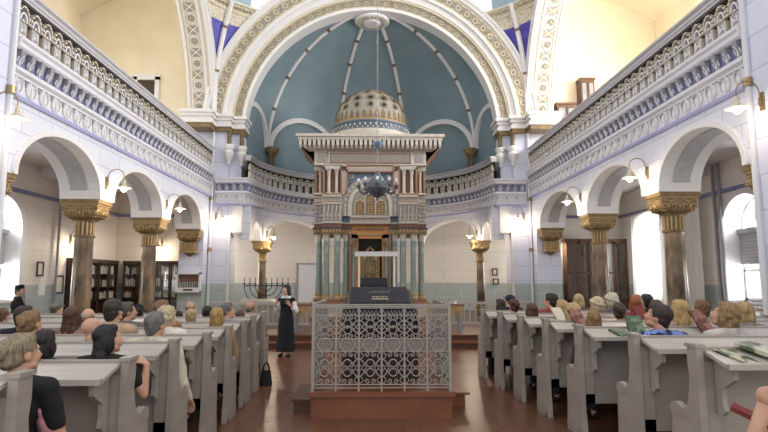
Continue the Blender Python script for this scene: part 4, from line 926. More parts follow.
# ================================================================ WINDOWS, CURTAINS
def window(n, s, c, hw, blind=True, zb=1.15, zs=3.02):
    t = empty('window_%d' % n, (s*9.95, c, 0)); t['kind'] = 'structure'
    f = lambda u, z, d: (s*d, u, z)
    mb = MB(); arch_band(mb, 0, hw-0.07, zs, hw-0.07, 0.07, f, 0, 0.08, 'white', leg=zs-zb)
    for z in (zb, zs-0.04, 1.9): mb.box(*sorted((0, s*0.08)), -hw, hw, z, z+0.07, 'white')
    mb.box(*sorted((0, s*0.08)), -0.035, 0.035, zb, zs, 'white')
    arch_band(mb, 0, hw*0.42, zs, hw*0.42, 0.04, f, 0, 0.06, 'white', nseg=12)
    for a in (-0.8, 0, 0.8): mb.cyl((s*0.03, 0.42*hw*math.sin(a), zs+0.42*hw*math.cos(a)), (s*0.03, (hw-.04)*math.sin(a), zs+(hw-.04)*math.cos(a)), 0.02, n=6, m='white')
    mb.build('window_frame', t)
    mb = MB(); pts = [(hw*math.cos(PI*i/16), zs+hw*math.sin(PI*i/16)) for i in range(17)]+[(-hw, zb), (hw, zb)]
    mb.prism(pts, lambda u, v, w: (s*w, u, v), 0.03, 0.036, 'glass'); mb.build('pane', t)
    if blind:
        mb = MB(); mb.box(*sorted((-s*0.12, -s*0.02)), -hw, hw, zs-0.12, zs+0.02, 'greyp'); mb.build('blind_box', t)
        mb = MB(); mb.surf(lambda a, b: (-s*(0.06+0.006*math.sin(b*60)), -hw+2*hw*a, zs-0.12-(zs-0.12-2.1)*b), 2, 40, 'blind'); mb.build('roller_blind', t)
    mb = MB(); mb.box(*sorted((-s*0.5, s*0.02)), -hw-0.05, hw+0.05, zb-0.06, zb, 'white'); mb.build('window_sill', t)
k = 1
for s in (-1, 1):
    for c, hw in ({-1: [(10.2, 0.85), (13.95, 0.85)], 1: [(9.9, 0.85), (13.42, 0.85), (18.0, 0.95)]})[s]: window(k, s, c, hw, not (s == 1 and c > 15)); k += 1
def curtain(y0, y1, z0, z1, x, label, top_slope=0):
    mb = MB(); fn_ = lambda a, b: (x+0.05*math.sin(a*38)*(0.5+0.5*b)+0.02*math.sin(a*90), y0+(y1-y0)*(a), z1-(z1-z0)*b-top_slope*a)
    mb.surf(fn_, 110, 10, 'cloth_white'); o = mb.build('curtain', None, fix=False); return tag(o, label, 'curtain', 'white window curtains')
curtain(17.3, 19.05, 0.25, 3.92, 9.3, 'bright white sheer curtain on the right wall, farther one next to the glazed cabinet')
curtain(14.8, 16.9, 0.25, 3.98, 9.15, 'long white curtain hanging beside the nearer right column')
mb = MB(); mb.cyl((9.25, 14.85, 4.0), (9.25, 19.1, 4.0), 0.02, n=8, m='brass'); tag(mb.build('curtain_rail'), 'thin brass rail carrying the white curtains on the right wall', 'curtain rail')
# pipes on the right aisle wall
for i, y in enumerate((14.25, 14.5)):
    mb = MB(); mb.cyl((0, 0, 0), (0, 0, 4.85), 0.04, n=10, m='greyp'); o = mb.build('wall_pipe', None, (9.42, y, 0)); tag(o, 'grey heating pipe on the right aisle wall, %s of the pair between window and curtain' % ('nearer' if i == 0 else 'farther'), 'pipe')
mb = MB(); mb.cyl((0, 0, 0), (0, 0, 4.85), 0.035, n=10, m='greyp'); tag(mb.build('wall_pipe', None, (-9.42, 16.45, 0)), 'grey vertical pipe on the left aisle wall between picture frames and bookcases', 'pipe')
# radiator
t = empty('radiator', (9.36, 13.42, 0))
for k in range(14): mb = MB(); mb.box(-0.05, 0.05, -0.72+0.105*k, -0.64+0.105*k, 0.0 if k in (1, 12) else 0.12, 1.05, 'white'); mb.build('fin', t)
mb = MB(); mb.box(-0.03, 0.03, -0.75, 0.78, 0.15, 0.2, 'white'); mb.box(-0.03, 0.03, -0.75, 0.78, 0.92, 0.97, 'white'); mb.build('manifold', t); tag(t, 'white ribbed radiator below the right aisle window', 'radiator')

# ================================================================ BOOKCASES, CABINETS, PICTURES
def bookcase(loc, rz, w, label, h=2.3, rows=5):
    t = empty('bookcase', loc, rz); mb = MB(); mb.box(-w/2, w/2, -0.02, 0.0, 0, h, 'darkwood')
    for x in (-w/2, w/2-0.04): mb.box(x, x+0.04, -0.36, 0, 0, h, 'darkwood')
    mb.box(-w/2-0.03, w/2+0.03, -0.4, 0, h, h+0.07, 'darkwood'); mb.build('carcass', t)
    for r in range(rows+1): mb = MB(); mb.box(-w/2+0.04, w/2-0.04, -0.33, -0.02, 0.1+r*(h-0.1)/rows, 0.125+r*(h-0.1)/rows, 'darkwood'); mb.build('shelf', t)
    for q in (-1, 1):
        mb = MB(); x0, x1 = sorted((0.01*q, q*w/2))
        for a in (x0, x1-0.05): mb.box(a, a+0.05, -0.38, -0.36, 0.05, h, 'darkwood')
        for z in (0.05, 1.0, h-0.06): mb.box(x0, x1, -0.38, -0.36, z, z+0.06, 'darkwood')
        d = mb.build('glazed_door', t); mb = MB(); mb.box(x0+0.04, x1-0.04, -0.372, -0.368, 0.1, h-0.05, 'glass'); mb.build('pane', d)
    return tag(t, label, 'bookcase', 'dark wooden bookcases')
BCOL = [rgb(96, 44, 36), rgb(60, 40, 34), rgb(44, 58, 74), rgb(118, 92, 62), rgb(112, 70, 48), rgb(34, 32, 36), rgb(84, 62, 48), rgb(108, 88, 72)]
for i, c in enumerate(BCOL): M['bk%d' % i] = mat('book_cover_%d' % i, c, 0.6)
bkm = []
for i in range(8):
    mb = MB(); mb.box(-0.022, 0.022, -0.15, 0, 0, 0.25, 'bk%d' % i); mb.box(-0.018, 0.018, -0.165, 0.004, 0.006, 0.244, 'paper'); mb.box(-0.023, 0.023, -0.151, -0.149, 0.17, 0.19, 'embro'); bkm.append(mb.mesh('book', smooth=0))
def fill(loc, rz, w, rows, where, h=2.3, rowz=5):
    ca, sa = math.cos(rz), math.sin(rz)
    for r in rows:
        x = -w/2+0.08
        while x < w/2-0.1:
            if random.random() < 0.12: x += random.uniform(0.06, 0.22); continue
            i = random.randrange(8); s_ = random.uniform(0.85, 1.2); o = bpy.data.objects.new('shelf_book', bkm[i]); C.objects.link(o); u = -0.12
            o.location = (loc[0]+x*ca-u*sa, loc[1]+x*sa+u*ca, loc[2]+0.126+r*(h-0.1)/rowz); o.rotation_euler = (0, 0, rz); o.scale = (s_*1.25, 1, random.uniform(0.9, 1.25))
            tag(o, 'old book standing on the %s' % where, 'book', 'books on the %s' % where); x += 0.058*s_*1.25
for x, y, rz, w, lab, wh in ((-9.5, 17.75, PI/2, 1.3, 'dark wooden bookcase on the left aisle wall, nearer one seen left of the nearer column', 'left wall bookcase left of the nearer column'), (-9.5, 19.1, PI/2, 1.3, 'dark wooden bookcase on the left aisle wall, farther one beside the corner', 'left wall bookcase beside the corner'),
                         (-8.45, 20.28, 0, 1.1, 'dark wooden bookcase on the left back wall between the two columns', 'back wall bookcase between the columns'), (-7.3, 20.28, 0, 1.2, 'dark wooden bookcase on the left back wall, right of the farther column', 'back wall bookcase right of the farther column')):
    bookcase((x, y, 0), rz, w, lab); fill((x, y, 0), rz, w, (2, 3, 4), wh)
def glazed(loc, w, label):
    t = empty('glazed_cabinet', loc); mb = MB(); mb.box(-w/2, w/2, -0.02, 0, 0, 3.1, 'wood'); mb.box(-w/2, -w/2+0.05, -0.4, 0, 0, 3.1, 'wood'); mb.box(w/2-0.05, w/2, -0.4, 0, 0, 3.1, 'wood'); mb.box(-w/2-0.04, w/2+0.04, -0.44, 0, 3.1, 3.2, 'wood'); mb.box(-w/2, w/2, -0.4, 0, 0, 0.9, 'wood'); mb.build('carcass', t)
    for z in (1.4, 1.95, 2.5): mb = MB(); mb.box(-w/2, w/2, -0.3, -0.02, z, z+0.03, 'wood'); mb.build('shelf', t)
    for q in (-1, 1):
        x0, x1 = sorted((0.01*q, q*w/2)); mb = MB()
        for a in (x0, x1-0.07): mb.box(a, a+0.07, -0.43, -0.4, 0.9, 3.1, 'wood')
        for z in (0.9, 1.9, 3.02): mb.box(x0, x1, -0.43, -0.4, z, z+0.08, 'wood')
        d = mb.build('glazed_door', t); mb = MB(); mb.box(x0+0.06, x1-0.06, -0.418, -0.412, 0.95, 3.05, 'glass'); mb.build('pane', d)
    return tag(t, label, 'cabinet', 'glazed wooden cabinets')
glazed((7.68, 20.28, 0), 0.92, 'tall brown glazed cabinet on the right back wall, left of the column'); glazed((9.0, 20.28, 0), 0.98, 'tall brown glazed cabinet on the right back wall, right of the column')
def framed(loc, rz, w, h, label, inner='greyp', name='framed_picture', fr='darkwood', cat='picture'):
    t = empty(name, loc, rz); mb = MB()
    for x in (-w/2, w/2-0.03): mb.box(x, x+0.03, -0.03, 0, -h/2, h/2, fr)
    for z in (-h/2, h/2-0.03): mb.box(-w/2, w/2, -0.03, 0, z, z+0.03, fr)
    mb.build('frame', t); mb = MB(); mb.box(-w/2+0.02, w/2-0.02, -0.012, 0, -h/2+0.02, h/2-0.02, inner); mb.box(-w/2+0.06, w/2-0.06, -0.014, -0.01, -h/2+0.06, h/2-0.06, 'paper'); mb.build('print', t); return tag(t, label, cat)
framed((-9.49, 15.75, 2.0), PI/2, 0.3, 0.42, 'small dark framed picture on the left aisle wall, farther from the bookcases'); framed((-9.49, 16.75, 1.55), PI/2, 0.42, 0.55, 'dark framed print on the left aisle wall beside the bookcases, lower')
mb = MB(); mb.box(0, 0.02, -0.16, 0.16, -0.25, 0.25, 'white'); tag(mb.build('notice_sheet', None, (-9.5, 15.9, 1.5)), 'white notice sheet on the left aisle wall below the small picture', 'notice')
AX = lambda a, r=6.6: (r*math.cos(a), 20.4+6.2*math.sin(a))
x, y = 4.62, 24.85
def facing(px, py, Y): X, Z = onY(px, py, Y); return X, Z
for (px, py, w, h, lab, inner) in ((495, 272, 0.30, 0.32, 'brown square plaque on the apse wall right of the slim column', 'wood'), (496, 281.5, 0.32, 0.26, 'small framed gold certificate on the apse wall below the brown plaque', 'goldhi')):
    X, Z = facing(px, py, 24.0); th = math.asin(min(1, (24.0-20.4)/6.3)); X = 6.7*math.cos(th); X, Z = facing(px, py, 24.0)
    # hang on the curved wall where this line meets it
    for Y in [22+0.02*i for i in range(250)]:
        X, Z = facing(px, py, Y)
        if (X/6.7)**2+((Y-20.4)/6.3)**2 >= 0.985: break
    nrm = math.atan2((Y-20.4)/6.3**2, X/6.7**2)
    framed((X, Y, Z), nrm-PI/2, w, h, lab, inner, name='wall_plaque', fr='darkwood' if inner != 'goldhi' else 'bag', cat='plaque')
# white panel door in the apse wall
for Y in [22+0.02*i for i in range(250)]:
    X, Z = facing(309, 290, Y)
    if (X/6.7)**2+((Y-20.4)/6.3)**2 >= 0.97: break
t = empty('door_1', (X, Y, 0.3), math.atan2((Y-20.4)/6.3**2, X/6.7**2)-PI/2); t['kind'] = 'structure'
mb = MB(); mb.box(-0.55, 0.55, -0.04, 0.02, 0, 2.1, 'ledge'); mb.build('door_leaf', t); mb = MB(); mb.box(-0.62, -0.55, -0.06, 0.02, 0, 2.17, 'greyp'); mb.box(0.55, 0.62, -0.06, 0.02, 0, 2.17, 'greyp'); mb.box(-0.62, 0.62, -0.06, 0.02, 2.1, 2.17, 'greyp'); mb.build('door_frame', t)
# memorial box on the left end pier
t = empty('wall_display_box', (-6.43, 19.40, 0))
mb = MB(); mb.box(-0.42, 0.42, -0.2, 0.0, 1.25, 1.3, 'white'); mb.box(-0.42, 0.42, -0.2, 0, 1.88, 1.94, 'white'); mb.box(-0.42, -0.37, -0.2, 0, 1.25, 1.94, 'white'); mb.box(0.37, 0.42, -0.2, 0, 1.25, 1.94, 'white'); mb.box(-0.37, 0.37, -0.03, 0, 1.3, 1.88, 'brick'); mb.box(-0.42, 0.42, -0.21, -0.18, 1.25, 1.42, 'white'); mb.build('case', t)
for k in range(8): mb = MB(); mb.lathe([(0.03, 0), (0.03, 0.16+0.04*(k % 3 == 1)), (0.015, 0.2), (0.001, 0.2)], (-0.3+0.085*k, -0.1, 1.42), 10, 'chrome'); mb.build('tube', t)
mb = MB(); mb.box(-0.15, 0.18, -0.215, -0.21, 1.31, 1.37, 'bag'); mb.build('name_strip', t)
tag(t, 'white wall box with a row of metal tubes on the left end pier', 'display box')
# door and furniture up in the galleries
t = empty('door_2', (-8.68, 20.3, 5.45)); t['kind'] = 'structure'
mb = MB(); mb.box(-0.5, -0.34, -0.1, 0.0, 0, 4.0, 'white'); mb.box(0.34, 0.5, -0.1, 0, 0, 4.0, 'white'); mb.box(-0.5, 0.5, -0.1, 0, 3.88, 4.1, 'white'); mb.build('door_frame', t); mb = MB(); mb.box(-0.34, 0.34, -0.03, 0, 0, 3.88, 'darkwood'); mb.build('door_leaf', t)
mb = MB(); mb.box(-0.12, 0.12, -0.05, 0, -0.06, 0.06, 'red'); tag(mb.build('exit_sign', None, (-8.02, 20.3, 8.2)), 'small red sign beside the doorway up on the left gallery', 'sign')
for (x, w, h, lab) in ((7.45, 0.75, 2.9, 'low brown cabinet on the right gallery, nearer the apse'), (8.3, 0.55, 3.9, 'tall brown cabinet on the right gallery behind the balustrade')):
    t = empty('gallery_cabinet', (x, 20.28, 5.45)); mb = MB(); mb.box(-w/2, w/2, -0.4, 0, 0, h, 'wood'); mb.box(-w/2-0.03, w/2+0.03, -0.43, 0, h, h+0.08, 'wood'); mb.build('carcass', t)
    for q in (-1, 1):
        mb = MB(); x0, x1 = sorted((0.015*q, q*(w/2-0.02)))
        for z0 in (0.05, h/2): mb.box(x0, x1, -0.42, -0.4, z0, z0+h/2-0.08, 'wood'); mb.box(x0+0.05, x1-0.05, -0.425, -0.42, z0+0.05, z0+h/2-0.14, 'greyp')
        mb.build('door', t)
    tag(t, lab, 'cabinet')

# ================================================================ CHANCEL FURNITURE
def menorah(loc, label, H=1.35, W=1.35):
    t = empty('menorah', loc); mb = MB(); mb.lathe([(0.001, 0), (0.25, 0), (0.24, 0.05), (0.08, 0.12), (0.03, 0.2), (0.025, H), (0.001, H)], n=14, m='bag'); mb.box(-W/2, W/2, -0.015, 0.015, H-0.04, H-0.01, 'bag'); mb.build('stem', t)
    for k in range(1, 5):
        r = W/2*k/4
        mb = MB(); mb.tube([(r*math.cos(a), 0, H-0.02+min(r, 1)*0.95*math.sin(a)) for a in [PI+PI*i/16 for i in range(17)]], 0.014, 6, 'bag'); mb.build('branch', t)
    for k in range(-4, 5): mb = MB(); mb.lathe([(0.012, H), (0.035, H+0.03), (0.03, H+0.05), (0.012, H+0.06), (0.01, H+0.24), (0.001, H+0.25)], (W/2*k/4, 0, 0), 8, 'bag'); mb.build('candle_cup', t)
    return tag(t, label, 'menorah')
menorah((-3.5, 18.2, CZ), 'large dark iron menorah standing at the left of the chancel', H=1.22, W=1.45)
def low_fence(x0, x1, y, label):
    t = empty('chancel_fence', (0, y, CZ)); mb = MB(); mb.box(x0, x1, -0.05, 0.05, 0.62, 0.70, 'pewlight'); mb.box(x0, x1, -0.04, 0.04, 0.0, 0.07, 'pewlight'); mb.build('rail', t); n = int((x1-x0)/0.17)
    for k in range(n): mb = MB(); mb.lathe([(0.03, 0.07), (0.02, 0.2), (0.04, 0.35), (0.02, 0.5), (0.03, 0.62)], (x0+(k+0.5)*(x1-x0)/n, 0, 0), 8, 'pewlight'); mb.build('baluster', t)
    return tag(t, label, 'fence')
low_fence(-5.0, -1.9, 17.0, 'low white balustrade across the chancel left of the ark'); low_fence(2.3, 5.0, 17.2, 'low white balustrade across the chancel right of the ark')
mb = MB(); mb.prism([(-0.2, 0), (0.2, 0), (0.2, 0.72), (0.1, 0.78), (-0.15, 0.7)], lambda u, v, w: (w, u, v), -0.8, 0.8, 'pew'); tag(mb.build('bench', None, (-3.4, 17.7, CZ)), 'pale painted bench with rounded back left of the ark below the menorah', 'bench')
def fringe_table(x, y, w, label):
    t = empty('draped_table', (x, y, CZ)); mb = MB(); mb.box(-w/2-0.03, w/2+0.03, -0.3, 0.3, 0.70, 0.75, 'brick'); mb.build('table_top', t)
    for a in (-w/2+0.05, w/2-0.05):
        for b in (-0.24, 0.24): mb = MB(); mb.box(a-0.03, a+0.03, b-0.03, b+0.03, 0, 0.7, 'greyp'); mb.build('leg', t)
    mb = MB(); n = 5
    for k in range(n): c = -w/2+(k+0.5)*w/n; mb.prism([(c-w/n/2, 0.70), (c+w/n/2, 0.70), (c+w/n/2, 0.60), (c, 0.42), (c-w/n/2, 0.60)], lambda u, v, q: (u, q, v), -0.315, -0.305, 'drape'); mb.box(c-0.012, c+0.012, -0.32, -0.30, 0.38, 0.46, 'goldhi')
    mb.build('scalloped_cloth', t)
    return tag(t, label, 'table')
fringe_table(-1.62, 14.7, 0.9, 'red topped table with gold scalloped cloth left of the central platform'); fringe_table(1.95, 14.7, 0.95, 'red topped table with gold scalloped cloth right of the central platform')
for i, (px, h, m_) in enumerate(((439, 0.12, 'gold'), (444, 0.08, 'brick'), (449, 0.14, 'chrome'), (455, 0.07, 'white'))):
    X, Z = onY(px, 300, 14.7); mb = MB(); mb.lathe([(0.001, 0), (0.04, 0), (0.03, h*0.3), (0.045, h*0.6), (0.02, h), (0.001, h)], n=10, m=m_)
    tag(mb.build('ritual_cup', None, (X, 14.62+0.05*(i % 2), CZ+0.75)), ['small gold cup at the left end of the right draped table', 'small red cup second from left on the right draped table', 'small silver cup third from left on the right draped table', 'small white cup at the right end of the right draped table'][i], 'cup')
# ================================================================ PEWS
def pew_end(mb, x, H, m='pew'):
    """shaped end panel in the y-z plane: tall back post, scooped arm, foot"""
    cur = [(0.07, H), (0.075, H-0.12), (0.06, H-0.22), (0.075, 0.86)]
    cur += [(0.09, 0.80), (0.12, 0.735), (0.17, 0.70), (0.22, 0.715), (0.28, 0.735), (0.335, 0.72), (0.36, 0.68), (0.35, 0.64), (0.325, 0.61), (0.345, 0.56), (0.35, 0.40), (0.36, 0.20), (0.385, 0.08), (0.385, 0.0), (0.06, 0.0), (0.04, 0.06), (-0.03, 0.06), (-0.05, 0.0), (-0.09, 0.0), (-0.09, 0.10), (-0.06, 0.3), (-0.05, 0.86), (-0.05, H)]
    mb.prism(cur, lambda u, v, w: (w, u, v), x, x+0.055, m); mb.box(x-0.012, x+0.067, -0.06, 0.085, H, H+0.025, m)
def bracket(mb, x, H, m='pew'):
    mb.prism([(-0.05, H-0.06), (-0.27, H-0.13), (-0.26, H-0.2), (-0.20, H-0.24), (-0.13, H-0.28), (-0.12, H-0.38), (-0.14, H-0.44), (-0.10, H-0.48), (-0.05, H-0.48)], lambda u, v, w: (w, u, v), x, x+0.035, m)
PEWM = {}
def pew(x, y, s, L, label, H=1.15):
    """x is the aisle end, s=-1 runs to the left, +1 to the right; y the back board"""
    t = empty('pew', (x, y, 0)); key = (s, L, H)
    if key not in PEWM:
        d = {}
        def mk(name, fn): mb = MB(); fn(mb); d[name] = mb.mesh(name, 30)
        X = lambda a, b: sorted((s*a, s*b))
        mk('end_panel', lambda mb: pew_end(mb, -0.0275, H))
        mk('back_board', lambda mb: (mb.box(*X(0.03, L-0.03), -0.015, 0.015, 0.36, H-0.05, 'pew'), mb.box(*X(0.03, L-0.03), -0.035, 0.0, 0.36, 0.46, 'pew'), mb.box(*X(0.03, 0.14), -0.035, 0, 0.36, H-0.1, 'pew'), [mb.box(*X(a-0.05, a+0.05), -0.035, 0, 0.36, H-0.1, 'pew') for a in (L/3, 2*L/3)], mb.box(*X(0.03, L-0.03), -0.03, 0.05, H-0.07, H-0.0, 'pew')))
        mk('book_desk', lambda mb: (mb.prism([(0.0, H-0.01), (0.0, H-0.035), (-0.30, H-0.115), (-0.31, H-0.09)], lambda u, v, w: (w, u, v), *X(0.04, L-0.04), 'pewlight'), mb.prism([(-0.30, H-0.075), (-0.30, H-0.115), (-0.325, H-0.12), (-0.325, H-0.08)], lambda u, v, w: (w, u, v), *X(0.04, L-0.04), 'pewlight')))
        mk('seat', lambda mb: (mb.box(*X(0.03, L-0.03), 0.02, 0.36, 0.43, 0.46, 'pew'), mb.box(*X(0.03, L-0.03), 0.28, 0.31, 0.3, 0.43, 'pew')))
        mk('desk_bracket', lambda mb: bracket(mb, 0, H))
        PEWM[key] = d
    d = PEWM[key]
    def put(n, lx): o = bpy.data.objects.new(n, d[n]); C.objects.link(o); o.parent = t; o.location = (lx, 0, 0)
    put('end_panel', 0); put('end_panel', s*L); put('back_board', 0); put('book_desk', 0); put('seat', 0)
    put('desk_bracket', s*0.12 - 0.017); put('desk_bracket', s*(L-0.12) - 0.017); put('desk_bracket', s*L/2-0.017)
    return tag(t, label, 'pew', 'grey painted pews on the %s of the aisle' % ('left' if s < 0 else 'right'))
ordn = ['nearest the camera, its corner at the photo edge', 'second from the camera, its desk in full view', 'third from the camera', 'fourth from the camera', 'fifth from the camera', 'sixth from the camera', 'seventh from the camera', 'front row nearest the ark']
LROW = [(2.98, -1.86, 1.19, 3.2), (4.05, -1.76, 1.12, 3.4), (4.97, -1.76, 1.15, 3.5), (5.92, -1.75, 1.12, 3.7), (6.75, -1.74, 1.12, 3.9), (7.6, -1.75, 1.12, 4.0), (8.35, -1.78, 1.14, 4.0), (9.2, -1.80, 1.14, 5.0)]
RROW = [(4.13, 2.46, 1.19, 3.3), (4.97, 2.40, 1.19, 3.4), (6.05, 2.30, 1.18, 3.4), (6.95, 2.22, 1.18, 3.5), (7.8, 2.13, 1.17, 3.6), (8.65, 2.04, 1.17, 3.7), (9.6, 1.96, 1.16, 5.0)]
for i, (y, x, H, L) in enumerate(LROW): pew(x, y, -1, L, 'grey pew on the left, %s' % ordn[i], H)
ordr = ['nearest the camera, magazines on its desk', 'second from the camera', 'third from the camera, green book on its desk', 'fourth from the camera', 'fifth from the camera', 'sixth from the camera', 'front row nearest the ark']
pew(2.42, 10.5, 1, 1.3, 'short grey pew end section before the front right pew', 1.1)
for i, (y, x, H, L) in enumerate(RROW): pew(x, y, 1, L, 'grey pew on the right, %s' % ordr[i], H)

# ================================================================ PEOPLE
HAIRC = {}
def hmat(c):
    k = 'hair_%d_%d_%d' % c
    if k not in M:
        m_ = mat(k, rgb(*c), 0.5, col2=rgb(*[int(v*0.62) for v in c]), nscale=16, ndetail=6, contrast=(0.4, 0.7), stretch=(5, 5, 0.8), bump=0.5, bscale=24); M[k] = m_
    return k
def cmat(c, pat=None):
    k = 'cloth_%d_%d_%d' % c
    if k not in M: M[k] = mat(k, rgb(*c), 0.85, col2=rgb(*[int(v*0.85) for v in c]) if not pat else rgb(*pat), nscale=7 if not pat else 16, contrast=(0.4, 0.65) if not pat else (0.5, 0.53), bump=0.15, bscale=14)
    return k
for nm, c in (('skin_a', (206, 160, 134)), ('skin_b', (196, 146, 120)), ('skin_c', (216, 172, 148))): M[nm] = mat(nm, rgb(*c), 0.5, col2=rgb(*[int(v*0.93) for v in c]), nscale=8)
M['eyew'] = mat('eye_white', rgb(232, 228, 222), 0.25); M['iris'] = mat('iris', rgb(60, 44, 34), 0.2); M['lips'] = mat('lips', rgb(172, 92, 84), 0.45)
def capsule(mb, p0, p1, r0, r1, n=12, m='skin_a'):
    p0 = Vector(p0); p1 = Vector(p1); L = max(1e-4, (p1-p0).length); pr = []
    for i in range(5): a = PI/2*i/4; pr.append((max(1e-4, r0*math.sin(a)), -r0*math.cos(a)))
    for i in range(5): a = PI/2*(1-i/4); pr.append((max(1e-4, r1*math.sin(a)), L+r1*math.cos(a)))
    mb.lathe(pr, p0, n, m, ax=(p1-p0))
def fuse(mb, name, voxel, smooth=4, noise_amp=0, nscale=30, hair=False):
    me = mb.mesh(name+'_raw', 0); o = bpy.data.objects.new('tmp', me); C.objects.link(o)
    r = o.modifiers.new('r', 'REMESH'); r.mode = 'VOXEL'; r.voxel_size = voxel; r.use_smooth_shade = True
    if smooth: s_ = o.modifiers.new('s', 'SMOOTH'); s_.factor = 0.5; s_.iterations = smooth
    dg = bpy.context.evaluated_depsgraph_get(); out = bpy.data.meshes.new_from_object(o.evaluated_get(dg)); out.name = name
    bpy.data.objects.remove(o); bpy.data.meshes.remove(me)
    if noise_amp:
        n_ = len(out.vertices); co = [0.0]*(3*n_); out.vertices.foreach_get('co', co); no = [0.0]*(3*n_)
        for i, v in enumerate(out.vertices): no[3*i:3*i+3] = v.normal
        for i in range(n_):
            x, y, z = co[3*i:3*i+3]
            q = noise.noise(Vector((x*nscale, y*nscale, z*nscale*(0.22 if hair else 1))))*noise_amp
            co[3*i] += no[3*i]*q; co[3*i+1] += no[3*i+1]*q; co[3*i+2] += no[3*i+2]*q
        out.vertices.foreach_set('co', co)
    out.polygons.foreach_set('use_smooth', [True]*len(out.polygons)); out.update(); return out
def head_prims(mb, Hm, m='skin_a', k=1.0):
    """head in its own frame: face to +y, origin at skull centre"""
    def E(c, r): mb.ell(Hm @ Vector(c), tuple(q*k for q in r), 14, 10, m, R=Hm.to_3x3().normalized())
    def Cp(a, b, r0, r1): capsule(mb, Hm @ Vector(a), Hm @ Vector(b), r0*k, r1*k, 10, m)
    E((0, -0.012, 0.03), (0.076, 0.095, 0.086)); E((0, 0.018, -0.02), (0.062, 0.078, 0.09)); E((0, 0.045, -0.082), (0.042, 0.044, 0.032)); E((0, 0.074, -0.098), (0.018, 0.018, 0.015))
    Cp((0, 0.088, 0.012), (0, 0.112, -0.028), 0.008, 0.013); E((-0.012, 0.1, -0.034), (0.009,)*3); E((0.012, 0.1, -0.034), (0.009,)*3)
    E((0, 0.078, 0.03), (0.052, 0.016, 0.011)); E((0, 0.09, -0.058), (0.024, 0.012, 0.010))
    for s in (-1, 1): E((s*0.036, 0.062, -0.032), (0.024, 0.024, 0.02)); E((s*0.078, -0.006, -0.012), (0.010, 0.022, 0.032)); E((s*0.05, 0.03, -0.07), (0.02, 0.035, 0.022))
def hand(mb, wrist, d, up, m='skin_a', curl=0.5, side=1, sc=1.0):
    """palm, four unequal bent fingers and a thumb leaving the side of the palm"""
    d = Vector(d).normalized(); up = Vector(up); up = (up-d*up.dot(d)).normalized(); w = d.cross(up)*side; wrist = Vector(wrist)
    for q in (-0.026, -0.009, 0.009, 0.026): capsule(mb, wrist+w*q*0.6*sc, wrist+(d*0.085+w*q)*sc, 0.015*sc, 0.013*sc, 8, m)
    for q, L in ((-0.030, 0.072), (-0.010, 0.086), (0.011, 0.080), (0.031, 0.062)):
        p = wrist+(d*0.088+w*q)*sc; dd = d; 
        for seg, r in ((0.42, 0.0092), (0.32, 0.0085), (0.26, 0.0076)):
            dd = (dd-up*curl*0.55).normalized(); p2 = p+dd*L*seg*sc; capsule(mb, p, p2, r*sc, r*0.93*sc, 8, m); p = p2
    p = wrist+(d*0.025-w*0.028)*sc; p1 = p+(d*0.03-w*0.028-up*0.012)*sc; p2 = p1+(d*0.034-w*0.010-up*0.012)*sc; p3 = p2+(d*0.024-up*0.010)*sc
    capsule(mb, p, p1, 0.014*sc, 0.0115*sc, 8, m); capsule(mb, p1, p2, 0.011*sc, 0.0095*sc, 8, m); capsule(mb, p2, p3, 0.0095*sc, 0.008*sc, 8, m)
def hair_prims(mb, Hm, style, m, k=1.0):
    R = Hm.to_3x3().normalized()
    def E(c, r): mb.ell(Hm @ Vector(c), tuple(q*k for q in r), 14, 10, m, R=R)
    if style in ('short', 'bob', 'long', 'updo', 'shaggy', 'side'):
        E((0, -0.022, 0.046), (0.086, 0.100, 0.086)); E((0, -0.05, -0.005), (0.080, 0.062, 0.078)); E((0, 0.02, 0.088), (0.066, 0.06, 0.038))
    if style == 'short':
        for s in (-1, 1): E((s*0.072, 0.0, 0.03), (0.016, 0.045, 0.04))
        E((0, -0.07, -0.05), (0.06, 0.035, 0.05))
    if style in ('bob', 'long', 'shaggy', 'side'):
        for s in (-1, 1): E((s*0.072, -0.012, -0.03), (0.026, 0.056, 0.085)); E((s*0.062, -0.04, -0.075), (0.03, 0.05, 0.06))
        E((0, -0.07, -0.05), (0.082, 0.045, 0.085))
    if style == 'shaggy':
        for i in range(14): a = i*2.4; E((0.075*math.cos(a), -0.03+0.07*math.sin(a), 0.06-0.012*i), (0.032, 0.034, 0.03))
    if style == 'long':
        for s in (-1, 1): E((s*0.07, -0.06, -0.15), (0.035, 0.045, 0.09))
        E((0, -0.085, -0.15), (0.085, 0.045, 0.13)); E((0.0, -0.09, -0.25), (0.075, 0.035, 0.08))
    if style == 'updo':
        E((0, -0.09, -0.03), (0.062, 0.04, 0.045)); E((0.01, -0.115, 0.045), (0.05, 0.042, 0.045)); E((-0.02, -0.10, 0.075), (0.045, 0.04, 0.03)); E((0.02, -0.125, 0.02), (0.035, 0.03, 0.03))
    if style == 'curly':
        E((0, -0.02, 0.045), (0.098, 0.108, 0.092)); E((0, -0.055, -0.015), (0.094, 0.07, 0.085))
        for i in range(40): a = i*2.4; z = 0.12-0.005*i; r = 0.1*math.sin(math.acos(max(-1, min(1, (z-0.03)/0.1)))); y = -0.03+r*math.sin(a); 
        for i in range(46):
            a = i*2.4; t = -0.5+1.45*((i*0.618) % 1); y = -0.025+0.1*math.cos(t)*math.sin(a)
            if y > 0.045 and t < 0.5: continue
            E((0.092*math.cos(t)*math.cos(a), y, 0.035+0.092*math.sin(t)), (0.022,)*3)
    if style == 'fringe':
        E((0, -0.07, -0.02), (0.076, 0.045, 0.05))
        for s in (-1, 1): E((s*0.068, -0.03, 0.0), (0.018, 0.05, 0.036))
def rot_head(c, yaw=0, pitch=0, roll=0): return Matrix.Translation(c) @ Matrix.Rotation(-yaw, 4, 'Z') @ Matrix.Rotation(-pitch, 4, 'X') @ Matrix.Rotation(roll, 4, 'Y')
